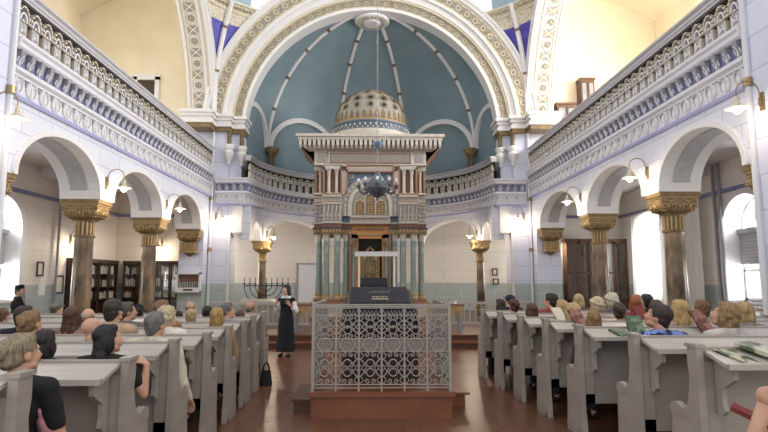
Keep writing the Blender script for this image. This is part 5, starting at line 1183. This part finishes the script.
def add_part(me, name, parent, label=None):
    o = bpy.data.objects.new(name, me); C.objects.link(o); o.parent = parent
    if label: o['label'] = label
    return o
def eyes(root, Hm, k=1.0):
    for s in (-1, 1):
        mb = MB(); c = Hm @ Vector((s*0.031, 0.073, 0.005)); mb.ell(c, 0.0110*k, 10, 8, 'eyew'); c2 = Hm @ Vector((s*0.031, 0.0815, 0.004)); mb.ell(c2, 0.0058*k, 8, 6, 'iris'); mb.build('eye', root)
def lips(root, Hm, k=1.0):
    mb = MB(); R = Hm.to_3x3().normalized(); mb.ell(Hm @ Vector((0, 0.1, -0.054)), (0.022*k, 0.006*k, 0.004*k), 10, 6, 'lips', R=R); mb.ell(Hm @ Vector((0, 0.1, -0.062)), (0.018*k, 0.006*k, 0.004*k), 10, 6, 'lips', R=R); mb.build('mouth', root)
cnt = 0
def seated(x, y, top, style, hairc, cloth, label, sex='f', yaw=0.0, pitch=-0.1, sleeve=1.0, skin='skin_a', arms=None, lean=0.0, voxel=0.0135, pants=(50, 50, 58), pat=None, hat=None, seat=0.46, rz=0.0, beard=None, hk=1.0, extra=None, neck=True):
    """seated figure, facing the ark; top is the height of the crown of the head"""
    global cnt; cnt += 1
    k = (top-seat)/0.87; k = max(0.86, min(1.17, k)); root = empty('person', (x, y, 0), rz)
    def V(a, b, c): return Vector((a*k, b*k, seat+(c-0.46)*k))
    wd = 1.0 if sex == 'm' else 0.88
    hc = V(0, 0.03+lean*1.1, 1.215); hk_ = k*hk*0.94; Hm = rot_head(hc, yaw, pitch) @ Matrix.Scale(hk_, 4)
    A = arms or {}
    def arm(s):
        d = A.get(s, ((0.235, 0.06, 0.72), (0.15, 0.26, 0.60), (0.6, 1, -0.3))); e, w, hd = d; return V(s*0.19*wd, lean*0.9, 1.035), V(s*e[0], e[1], e[2]), V(s*w[0], w[1], w[2]), Vector((-s*hd[0], hd[1], hd[2]))
    mb = MB(); head_prims(mb, Hm, skin, hk_)
    capsule(mb, V(0, -0.01+lean*0.9, 0.98), V(0, 0.012+lean, 1.14), 0.056*k, 0.052*k, 14, skin)
    R0 = None
    mb.ell(V(0, 0.0, 0.56), (0.16*k*(1.05 if sex == 'f' else 1), 0.125*k, 0.12*k), 16, 10, skin); mb.ell(V(0, lean*0.4, 0.74), (0.13*k*wd, 0.10*k, 0.17*k), 16, 10, skin); mb.ell(V(0, lean*0.8, 0.91), (0.155*k*wd, 0.108*k, 0.15*k), 16, 10, skin)
    for s in (-1, 1):
        sh, el, wr, hd = arm(s); capsule(mb, V(0, lean*0.9, 1.06), sh, 0.055*k, 0.053*k, 12, skin); capsule(mb, sh, el, 0.048*k, 0.038*k, 12, skin); capsule(mb, el, wr, 0.038*k, 0.025*k, 12, skin)
        hand(mb, wr, hd, (0, 0, 1) if abs(hd.normalized().z) < 0.8 else (0, 1, 0), skin, 0.6, s, k)
        capsule(mb, V(s*0.085, 0.02, 0.55), V(s*0.10, 0.42, 0.53), 0.085*k, 0.06*k, 12, skin); capsule(mb, V(s*0.10, 0.42, 0.53), Vector((s*0.11*k, 0.42*k, 0.09)), 0.056*k, 0.035*k, 12, skin); capsule(mb, Vector((s*0.11*k, 0.40*k, 0.05)), Vector((s*0.125*k, 0.54*k, 0.035)), 0.036, 0.03, 10, skin)
    add_part(fuse(mb, 'body', voxel, 3), 'body', root)
    # upper garment
    c = cmat(cloth, pat); mb = MB(); g = 0.014
    mb.ell(V(0, 0.0, 0.60), (0.165*k+g, 0.125*k+g, 0.13*k), 16, 10, c); mb.ell(V(0, lean*0.4, 0.74), ((0.13*k+g)*wd+0.008, 0.105*k+g, 0.18*k), 16, 10, c); mb.ell(V(0, lean*0.8, 0.93), ((0.158*k+g)*wd+0.004, 0.112*k+g, 0.155*k), 16, 10, c)
    if neck: mb.lathe([(0.001, 0), (0.075*k, 0), (0.068*k, 0.05*k), (0.060*k, 0.055*k), (0.001, 0.05*k)], V(0, lean*0.9-0.005, 1.065), 16, c)
    for s in (-1, 1):
        sh, el, wr, hd = arm(s); capsule(mb, V(0, lean*0.9, 1.055), sh, 0.060*k+g*.6, 0.058*k+g*.5, 12, c)
        if sleeve > 0: e2 = sh+(el-sh)*min(1, sleeve*2); capsule(mb, sh, e2, 0.05*k+g, 0.045*k+g*.7, 12, c)
        if sleeve > 0.5: capsule(mb, el, el+(wr-el)*(sleeve-0.5)*2*0.93, 0.042*k+g*.7, 0.032*k+g*.5, 12, c)
    add_part(fuse(mb, 'shirt', voxel, 3, 0.006, 12), 'shirt', root)
    c2 = cmat(pants); mb = MB()
    mb.ell(V(0, 0.0, 0.55), (0.172*k, 0.135*k, 0.10*k), 16, 10, c2)
    for s in (-1, 1): capsule(mb, V(s*0.085, 0.02, 0.55), V(s*0.10, 0.42, 0.53), 0.092*k, 0.07*k, 12, c2); capsule(mb, V(s*0.10, 0.42, 0.53), Vector((s*0.11*k, 0.42*k, 0.14)), 0.066*k, 0.05*k, 12, c2)
    add_part(fuse(mb, 'trousers', 0.018, 2), 'trousers', root)
    SHM = cmat((30, 27, 27))
    for s in (-1, 1): mb = MB(); mb.ell(Vector((s*0.118*k, 0.47*k, 0.045)), (0.05, 0.135, 0.045), 12, 8, SHM); mb.build('shoe', root)
    if style != 'bald':
        mb = MB(); hm = hmat(hairc); hair_prims(mb, Hm, style, hm, hk_); add_part(fuse(mb, 'hair', 0.0085, 2, 0.006 if style != 'curly' else 0.008, 42, hair=style != 'curly'), 'hair', root)
    if beard:
        mb = MB(); hm = hmat(beard)
        for (cc, r) in (((0, 0.07, -0.11), (0.05, 0.035, 0.06)), ((0, 0.08, -0.19), (0.042, 0.03, 0.09)), ((0, 0.08, -0.27), (0.03, 0.022, 0.06)), ((0, 0.098, -0.045), (0.04, 0.012, 0.012))): mb.ell(Hm @ Vector(cc), tuple(q*hk_ for q in r), 12, 8, hm, R=Hm.to_3x3().normalized())
        for s in (-1, 1): mb.ell(Hm @ Vector((s*0.055, 0.035, -0.07)), (0.018*hk_, 0.035*hk_, 0.045*hk_), 10, 8, hm, R=Hm.to_3x3().normalized())
        add_part(fuse(mb, 'beard', 0.0085, 1, 0.008, 45, hair=True), 'beard', root)
    eyes(root, Hm, hk_); lips(root, Hm, hk_)
    if hat:
        kind, hc_ = hat; mb = MB(); hm = cmat(hc_); Rm = Hm.to_3x3().normalized()
        mb.T = Hm
        if kind == 'cap':
            mb.ell((0, -0.015, 0.055), (0.093, 0.108, 0.078), 16, 10, hm); mb.prism([(0.085*math.cos(a), 0.075+0.075*math.sin(a)) for a in [PI*i/10 for i in range(11)]], lambda u, v, w: (u, v, w), 0.052, 0.062, hm)
        elif kind == 'kippah': mb.lathe([(0.085, 0.075), (0.075, 0.105), (0.045, 0.132), (0.001, 0.142)], (0, -0.02, 0), 16, hm)
        else: mb.lathe([(0.09, 0.055), (0.093, 0.06), (0.088, 0.13), (0.08, 0.145), (0.001, 0.15)], (0, -0.01, 0), 20, hm)
        mb.T = None; mb.build('hat' if kind != 'kippah' else 'skullcap', root)
    if extra: extra(root, Hm, V)
    return tag(root, label, 'person')
def PP(px, ptop, Y, **kw):
    """stand the figure where this sight line meets depth Y"""
    X, Z = onY(px, ptop, Y); return X, Y, Z
def S(px, ptop, Y, *a, **kw):
    X, Z = onY(px, ptop, Y); return seated(X, Y, min(1.52, max(1.2, Z)), *a, **kw)
blk = (22, 22, 26)
def scarf(root, Hm, V):
    mb = MB(); capsule(mb, V(0.13, 0.0, 0.98), V(0.2, 0.06, 0.72), 0.045, 0.06, 12, cmat((224, 160, 176))); capsule(mb, V(0.2, 0.06, 0.72), V(0.2, 0.14, 0.5), 0.06, 0.075, 12, cmat((224, 160, 176))); capsule(mb, V(-0.1, 0.08, 1.0), V(0.13, 0.03, 0.99), 0.03, 0.04, 12, cmat((224, 160, 176)))
    add_part(fuse(mb, 'scarf', 0.014, 2, 0.012, 20), 'scarf', root, 'pink scarf over the right shoulder')
# ---- left of the aisle (nearest first)
S(20, 334, 3.3, 'updo', (150, 136, 112), blk, 'woman with grey blonde pinned-up hair, black top and pink scarf, at the near left edge', yaw=0.5, sleeve=0.3, voxel=0.011, extra=scarf, neck=False)
S(107, 325, 4.4, 'long', (18, 15, 16), blk, 'woman with long black hair and black top, raising her right hand by the pew end', yaw=1.0, sleeve=0.3, voxel=0.0095, arms={1: ((0.30, 0.02, 0.80), (0.30, 0.06, 1.02), (0.7, 0.3, 0.5))}, neck=False, pants=blk)
S(155, 312, 5.3, 'short', (118, 118, 116), (214, 206, 186), 'grey haired man in cream jacket whose arm hangs over the aisle, third row left', sex='m', yaw=0.35, voxel=0.0095, arms={1: ((0.28, -0.03, 0.72), (0.30, 0.10, 0.56), (0.0, 0.5, -0.6))})
S(30, 311, 5.3, 'updo', (142, 112, 76), (120, 84, 60), 'woman with light brown pinned-up hair, behind the pinned-up grey blonde one', yaw=0.2)
S(44, 330, 4.38, 'bob', (30, 26, 26), (40, 40, 46), 'dark bobbed head at the left, between two women with pinned-up hair', yaw=0.3)
S(72, 307, 6.24, 'long', (84, 54, 34), (150, 120, 100), 'woman with long chestnut brown hair in the third row left', yaw=0.1)
S(92, 317, 5.3, 'bald', (0, 0, 0), (86, 98, 140), 'bald man with blue collar beside the chestnut haired woman', sex='m', yaw=0.7)
S(113, 297, 6.24, 'short', (52, 44, 38), (196, 166, 140), 'man with short dark hair and peach coloured top in the fourth row left', sex='m', yaw=0.15)
S(127, 302, 7.07, 'short', (84, 80, 78), (110, 110, 112), 'man in profile with dark grey hair beside the peach coloured top', sex='m', yaw=0.9)
S(167, 306, 6.24, 'curly', (214, 196, 160), (226, 222, 214), 'older woman with curly pale blonde hair in the fourth row left', yaw=0.5)
S(162, 300, 7.07, 'updo', (132, 98, 64), (160, 120, 90), 'woman with light brown curls above the pale blonde one', yaw=0.2)
S(88, 308, 7.07, 'fringe', (150, 130, 110), (90, 70, 66), 'balding pink-headed man left of the dark haired man, fourth row left', sex='m', skin='skin_c')
S(190, 301, 9.5, 'fringe', (120, 80, 54), (130, 90, 80), 'reddish balding man in front of the wall box', sex='m', yaw=-0.2)
S(191, 309, 7.92, 'short', (196, 170, 126), (180, 180, 190), 'person with short blonde hair below the reddish balding man', yaw=0.1)
S(207, 306, 8.67, 'short', (40, 34, 32), (60, 60, 70), 'person with short dark hair right of the reddish balding man', sex='m')
S(217, 308, 7.07, 'bob', (186, 152, 92), (170, 140, 110), 'woman with golden blonde bobbed hair near the aisle on the left', yaw=0.2)
S(227, 303, 7.92, 'short', (110, 106, 102), (150, 150, 156), 'grey haired man with his profile turned to the aisle, left side', sex='m', yaw=1.1)
S(240, 310, 8.67, 'bob', (104, 72, 48), (90, 90, 110), 'woman with brown hair behind the balding man in blue', yaw=0.1)
S(250, 301, 9.5, 'fringe', (128, 112, 100), (66, 84, 122), 'balding man in blue shirt in the front left pew by the aisle', sex='m', yaw=0.25, skin='skin_b', arms={1: ((0.27, -0.02, 0.72), (0.24, 0.14, 0.56), (0.1, 0.8, -0.3))})
S(139, 305, 8.67, 'short', (40, 34, 30), (40, 42, 50), 'man with black skullcap behind the dark grey haired profile', sex='m', hat=('kippah', (24, 24, 32)))
S(178, 311, 8.67, 'short', (34, 28, 26), (70, 60, 60), 'dark haired person below the farther left column', sex='m')
S(56, 303, 9.5, 'short', (96, 84, 76), (200, 206, 214), 'man with grey flat cap and pale shirt under the picture frames', sex='m', hat=('cap', (126, 122, 112)), yaw=0.6)
S(24, 306, 6.24, 'short', (58, 42, 32), (28, 30, 44), 'dark brown haired man in navy jacket below the bearded man', sex='m', yaw=0.4)
S(2, 308, 7.92, 'short', (110, 80, 60), (120, 60, 60), 'head cut by the left edge of the photo, brown hair', sex='m')
# ---- right of the aisle
S(661, 304, 5.32, 'short', (46, 34, 30), (34, 42, 84), 'man with short dark hair and blue patterned shirt reading in the second pew right', sex='m', yaw=-0.75, pitch=-0.35, pat=(120, 142, 205), voxel=0.011, skin='skin_b', lean=0.02, rz=0.1)
S(728, 299, 5.32, 'shaggy', (148, 118, 80), (196, 190, 184), 'person with shaggy light brown hair and pale shirt at the right', yaw=-0.75, pitch=-0.3, voxel=0.011, lean=0.02)
S(594, 311, 6.4, 'bob', (150, 116, 78), (60, 56, 60), 'woman with straight light brown hair below the curly white heads, right side', yaw=0.1)
S(573, 304, 7.3, 'bob', (206, 178, 126), (40, 40, 46), 'woman with large blonde bobbed hair in black, near the aisle on the right', yaw=-0.1, hk=1.12, arms={-1: ((0.30, -0.04, 0.74), (0.22, 0.12, 0.56), (0.2, 0.8, -0.3))})
S(597, 297, 8.15, 'curly', (216, 200, 168), (200, 180, 160), 'woman with curly cream white hair before the farther right column', yaw=-0.2)
S(612, 293, 9.0, 'curly', (222, 212, 192), (120, 110, 120), 'woman with curly white hair right of the farther right column', yaw=0.1)
S(579, 294, 9.95, 'bob', (208, 182, 132), (100, 90, 90), 'blonde woman left of the farther right column', yaw=0.2)
S(562, 300, 8.15, 'bob', (196, 164, 112), (150, 120, 110), 'blonde woman just right of the short dark haired man', yaw=-0.3)
S(551, 293, 9.0, 'short', (44, 32, 28), (150, 70, 70), 'short dark haired man with reddish collar beside the aisle, right side', sex='m', yaw=-0.7)
S(532, 303, 8.15, 'bob', (96, 66, 46), (90, 60, 60), 'woman with brown bobbed hair in the fourth pew before the ark, right side', yaw=-0.1)
S(514, 299, 9.0, 'updo', (86, 36, 28), (90, 50, 60), 'woman with dark red hair and a clip in the right rows', yaw=-0.1)
S(510, 295, 10.85, 'short', (50, 40, 40), (30, 34, 52), 'person in navy baseball cap in the front right pew', sex='m', hat=('cap', (26, 30, 48)), yaw=-0.5)
S(500, 299, 9.95, 'bob', (56, 44, 40), (48, 54, 84), 'dark haired person in blue beside the navy cap, nearest the aisle', yaw=-0.8)
S(620, 303, 7.3, 'updo', (66, 48, 36), (70, 60, 60), 'dark brown haired woman with a hair knot left of the books on the desk', yaw=0.4)
S(637, 295, 8.15, 'bob', (170, 96, 52), (140, 50, 60), 'woman with ginger orange hair behind the open green book', yaw=0.5, pitch=-0.3)
S(647, 294, 9.0, 'short', (28, 26, 30), (40, 40, 46), 'black haired head behind the ginger one', sex='m')
S(657, 300, 7.3, 'short', (84, 58, 42), (110, 90, 90), 'brown haired person right of the ginger haired woman', yaw=0.3)
S(680, 300, 6.4, 'long', (198, 164, 110), (170, 150, 140), 'woman with long golden blonde hair below the nearer right column', yaw=-0.2)
S(702, 300, 7.3, 'short', (128, 92, 60), (170, 170, 180), 'person with brown hair before the white curtain at the right', yaw=-0.3)
S(746, 302, 6.4, 'bob', (190, 160, 112), (150, 140, 140), 'blonde person behind the shaggy haired one, near the right window', yaw=0.4)
# person cut by the lower right edge, holding a red book
X, Z = onY(795, 372, 3.15)
seated(X, 3.15, 1.32, 'bob', (120, 92, 64), (208, 160, 138), 'person at the lower right edge with bare pink forearm holding a red book', yaw=-0.3, sleeve=0.0, voxel=0.0095, arms={-1: ((0.27, 0.04, 0.76), (0.20, 0.24, 0.66), (-0.5, 0.9, 0.1))}, skin='skin_c')
# bearded man on a stool at the left window
X, Z = onY(19, 286, 12.3)
seated(X, 12.3, Z, 'short', (70, 66, 64), (20, 21, 27), 'bearded man in black coat and black hat sitting by the left window', sex='m', yaw=0.9, pitch=-0.15, hat=('round', (18, 18, 22)), beard=(172, 162, 148), seat=0.62, rz=-0.9, pants=(20, 20, 26), arms={1: ((0.26, 0.14, 0.78), (0.22, 0.34, 0.70), (0.1, 1, -0.2))})
t = empty('stool', (X, 12.3, 0)); mb = MB(); mb.box(-0.25, 0.25, -0.22, 0.22, 0.52, 0.58, 'wood'); mb.build('seat', t)
for a in (-0.2, 0.2):
    for b in (-0.17, 0.17): mb = MB(); mb.box(a-0.02, a+0.02, b-0.02, b+0.02, 0, 0.52, 'wood'); mb.build('leg', t)
tag(t, 'high wooden stool under the bearded man at the left window', 'stool')

# ---- standing guide
gx, _ = onY(286, 330, 12.3); root = empty('person', (gx, 12.3, 0), PI-0.25)
k = 1.0; skin = 'skin_c'
Hm = rot_head(Vector((0, 0.03, 1.46)), 0.35, -0.08, 0.05) @ Matrix.Scale(0.98, 4)
armL = [(-0.155, 0, 1.25), (-0.22, -0.02, 1.0), (-0.15, 0.17, 1.14)]; armR = [(0.155, 0, 1.25), (0.21, 0.0, 0.99), (0.17, 0.20, 1.16)]
mb = MB(); head_prims(mb, Hm, skin, 0.98); capsule(mb, (0, -0.01, 1.26), (0, 0.015, 1.4), 0.05, 0.047, 14, skin)
mb.ell((0, 0, 1.16), (0.14, 0.10, 0.15), 16, 10, skin); mb.ell((0, 0, 1.0), (0.12, 0.09, 0.15), 16, 10, skin); mb.ell((0, 0, 0.86), (0.155, 0.115, 0.12), 16, 10, skin)
for s, A_ in ((-1, armL), (1, armR)):
    capsule(mb, (0, 0, 1.27), A_[0], 0.05, 0.048, 12, skin); capsule(mb, A_[0], A_[1], 0.043, 0.034, 12, skin); capsule(mb, A_[1], A_[2], 0.034, 0.023, 12, skin)
    hand(mb, A_[2], (-s*0.35, 0.25, 0.8), (0, 1, 0), skin, -0.8, -s, 0.95)
    capsule(mb, (s*0.08, 0, 0.84), (s*0.085, 0.01, 0.45), 0.078, 0.052, 12, skin); capsule(mb, (s*0.085, 0.01, 0.45), (s*0.085, -0.01, 0.09), 0.05, 0.032, 12, skin); capsule(mb, (s*0.085, -0.01, 0.06), (s*0.1, 0.12, 0.035), 0.034, 0.026, 10, skin)
add_part(fuse(mb, 'body', 0.0085, 3), 'body', root)
dk = cmat((18, 18, 26)); mb = MB()
mb.ell((0, 0, 1.17), (0.152, 0.115, 0.15), 18, 12, dk); mb.ell((0, 0, 1.02), (0.135, 0.105, 0.15), 18, 12, dk); mb.lathe([(0.001, 0.12), (0.225, 0.12), (0.21, 0.3), (0.19, 0.6), (0.17, 0.85), (0.13, 1.0), (0.001, 1.02)], n=24, m=dk, sy=0.78)
for s, A_ in ((-1, armL), (1, armR)): capsule(mb, (s*0.06, 0, 1.28), A_[0], 0.05, 0.056, 12, dk)
add_part(fuse(mb, 'dress', 0.011, 3, 0.010, 9), 'dress', root, 'long black dress')
wt = cmat((236, 234, 232))
for s, A_ in ((-1, armL), (1, armR)): mb = MB(); a = Vector(A_[0]); b_ = Vector(A_[1]); c_ = Vector(A_[2]); capsule(mb, a+(b_-a)*0.35, b_, 0.055, 0.064, 12, wt); capsule(mb, b_, b_+(c_-b_)*0.45, 0.060, 0.05, 12, wt); add_part(fuse(mb, 'sleeve', 0.01, 2, 0.01, 15), 'sleeve', root, 'loose white sleeve')
mb = MB(); mb.lathe([(0.06, 1.365), (0.075, 1.345), (0.135, 1.295), (0.14, 1.285), (0.07, 1.32)], n=24, m=wt, sy=0.85); mb.build('collar', root)['label'] = 'round white collar'
mb = MB(); hair_prims(mb, Hm, 'bob', hmat((44, 28, 26)), 0.98); add_part(fuse(mb, 'hair', 0.0085, 2, 0.005, 40, hair=True), 'hair', root)
eyes(root, Hm); lips(root, Hm)
for s in (-1, 1): mb = MB(); mb.ell((s*0.095, 0.055, 0.035), (0.045, 0.115, 0.035), 12, 8, dk); mb.build('shoe', root)
tag(root, 'woman in long black dress with white collar standing in the aisle, hands raised', 'person')

# ================================================================ BOOKS, BAGS
def book(loc, rz, w, h, d, m, label, tilt=0.0, name='book'):
    t = empty(name, loc, rz); t.rotation_euler = (tilt, 0, rz)
    mb = MB(); mb.box(-w/2, w/2, -h/2, h/2, 0, 0.006, m); mb.box(-w/2, w/2, -h/2, h/2, d-0.006, d, m); mb.box(-w/2, -w/2+0.006, -h/2, h/2, 0, d, m); mb.build('cover', t)
    mb = MB(); mb.box(-w/2+0.006, w/2-0.006, -h/2+0.006, h/2-0.006, 0.006, d-0.006, 'paper'); mb.build('pages', t)
    return t
M['bkgreen'] = mat('book_green', rgb(62, 84, 66), 0.5, col2=rgb(108, 128, 96), nscale=18, contrast=(0.5, 0.56)); M['bkred'] = mat('book_red', rgb(130, 50, 44), 0.5); M['bkbrown'] = mat('book_brown', rgb(110, 60, 48), 0.5, col2=rgb(150, 110, 96), nscale=12, contrast=(0.5, 0.56)); M['mag'] = mat('magazine', rgb(196, 190, 170), 0.35, col2=rgb(84, 96, 70), nscale=9, contrast=(0.45, 0.55))
def desk_pos(row, px, rows, s, f=0.5):
    y, x, H, L = rows[row]; yy = y-0.31*f; zz = H-0.02-0.08*f; X, _ = onY(px, 330, yy); return (X, yy, zz+0.002)
DT = math.atan2(0.08, 0.31)
p_ = desk_pos(2, 635, RROW, 1, 0.35); o = book((p_[0], p_[1], p_[2]+0.07), -0.2, 0.17, 0.24, 0.02, 'bkgreen', '', tilt=DT+0.55); tag(o, 'green book propped open on the third pew desk at the right', 'book')
p_ = desk_pos(2, 621, RROW, 1, 0.6); o = book(p_, 0.2, 0.17, 0.22, 0.025, 'bkgreen', '', tilt=DT); tag(o, 'closed green book lying left of the propped one on the pew desk', 'book')
p_ = desk_pos(2, 702, RROW, 1, 0.3); o = book((p_[0], p_[1], p_[2]+0.09), 0.35, 0.2, 0.28, 0.02, 'bkbrown', '', tilt=DT+0.7); tag(o, 'reddish brown book held up before the shaggy haired person', 'book')
p_ = desk_pos(4, 641, RROW, 1, 0.3); o = book((p_[0], p_[1], p_[2]+0.08), 0.2, 0.18, 0.26, 0.02, 'bkred', '', tilt=DT+0.7); tag(o, 'dark red book held up below the ginger haired woman', 'book')
p_ = desk_pos(3, 578, RROW, 1, 0.3); o = book((p_[0], p_[1], p_[2]+0.07), 0.3, 0.18, 0.26, 0.02, 'bkbrown', '', tilt=DT+0.6); tag(o, 'pinkish brown book leaning on the pew desk by the large blonde head', 'book')
p_ = desk_pos(4, 559, RROW, 1, 0.3); o = book((p_[0], p_[1], p_[2]+0.07), 0.3, 0.16, 0.24, 0.02, 'paper', '', tilt=DT+0.6); tag(o, 'pale open booklet leaning on the pew desk beside the aisle, right side', 'book')
p_ = desk_pos(0, 738, RROW, 1, 0.45); o = book(p_, 0.35, 0.22, 0.28, 0.012, 'mag', '', tilt=DT, name='magazine'); tag(o, 'glossy magazine lying on the nearest pew desk at the right', 'magazine')
p_ = desk_pos(0, 762, RROW, 1, 0.35); o = book((p_[0], p_[1], p_[2]+0.02), 0.5, 0.24, 0.3, 0.03, 'mag', '', tilt=DT, name='magazine'); tag(o, 'picture magazine on top of the pile at the right edge of the nearest desk', 'magazine')
X, Z = onY(752, 418, 3.5); o = book((X, 3.5, Z), 0.9, 0.16, 0.24, 0.025, 'bkred', '', tilt=0.4); tag(o, 'red book held in a hand at the lower right edge', 'book')
def bag(x, y, w, h, d, label):
    t = empty('handbag', (x, y, 0)); mb = MB()
    mb.surf(lambda a, b: ((w/2)*math.copysign(abs(math.cos(2*PI*a))**0.5, math.cos(2*PI*a))*(1-0.25*b*b), (d/2)*math.copysign(abs(math.sin(2*PI*a))**0.5, math.sin(2*PI*a))*(1-0.5*b), h*b), 24, 6, 'bag'); mb.box(-w*0.36, w*0.36, -d*0.24, d*0.24, h-0.01, h, 'bag'); mb.box(-w/2+.01, w/2-.01, -d/2+.01, d/2-.01, 0, 0.01, 'bag'); mb.build('pouch', t)
    for q in (-1, 1): mb = MB(); mb.tube([(w*0.25*math.cos(a), q*d*0.2, h+0.12*math.sin(a)) for a in [PI*i/8 for i in range(9)]], 0.009, 6, 'bag'); mb.build('handle', t)
    return tag(t, label, 'bag')
bag(-1.70, 9.02, 0.19, 0.24, 0.14, 'black handbag standing on the floor at the end of the front left pew'); bag(2.25, 10.05, 0.26, 0.34, 0.18, 'dark bag standing on the floor under the front right pew')
def shoe(x, y, rz, label):
    t = empty('shoe', (x, y, 0), rz); mb = MB(); mb.ell((0, 0, 0.045), (0.045, 0.13, 0.045), 14, 8, 'red'); mb.lathe([(0.042, 0.04), (0.04, 0.09), (0.035, 0.09), (0.001, 0.05)], (0, -0.05, 0), 12, 'red'); mb.build('upper', t); mb = MB(); mb.ell((0, 0, 0.02), (0.05, 0.14, 0.02), 14, 6, 'white'); mb.build('sole', t); return tag(t, label, 'shoe')
X, Z = onY(624, 424, 5.3); shoe(X, 5.35, -0.4, 'red trainer with white sole on the floor under the second pew at the right')
# ================================================================ LIGHT
w = bpy.data.worlds.new('daylight'); SC.world = w; w.use_nodes = True
w.node_tree.nodes['Background'].inputs[0].default_value = (1.0, 0.985, 0.96, 1); w.node_tree.nodes['Background'].inputs[1].default_value = 1.0
def area(name, loc, rot, sx, sy, power, col=(1, 1, 1)):
    l = bpy.data.lights.new(name, 'AREA'); l.shape = 'RECTANGLE'; l.size = sx; l.size_y = sy; l.energy = power; l.color = col
    o = bpy.data.objects.new(name, l); C.objects.link(o); o.location = loc; o.rotation_euler = rot; return o
for s in (-1, 1):
    for y in ((10.2, 13.95) if s < 0 else (9.9, 13.42, 18.0)): area('window_daylight', (s*10.3, y, 2.6), (0, s*PI/2, 0), 2.4, 1.6, 180)
    for y in (9.6, 13.0, 16.4): area('gallery_daylight', (s*11.9, y, 9.0), (0, s*PI/2, 0), 2.6, 1.5, 110 if s < 0 else 600, (1, 0.99, 0.98))
for s in (-1, 1): area('ambulatory_fill', (s*6.1, 21.9, 2.4), (0, s*PI/2, -s*0.35), 1.8, 1.2, 80, (1, 0.94, 0.86))  # unseen fill lights added behind the end piers to brighten the ambulatory
v = SC.view_settings; SC.display_settings.display_device = 'sRGB'; v.view_transform = 'Standard'; v.look = 'None'; v.gamma = 1; v.use_curve_mapping = False; v.exposure = 0.28
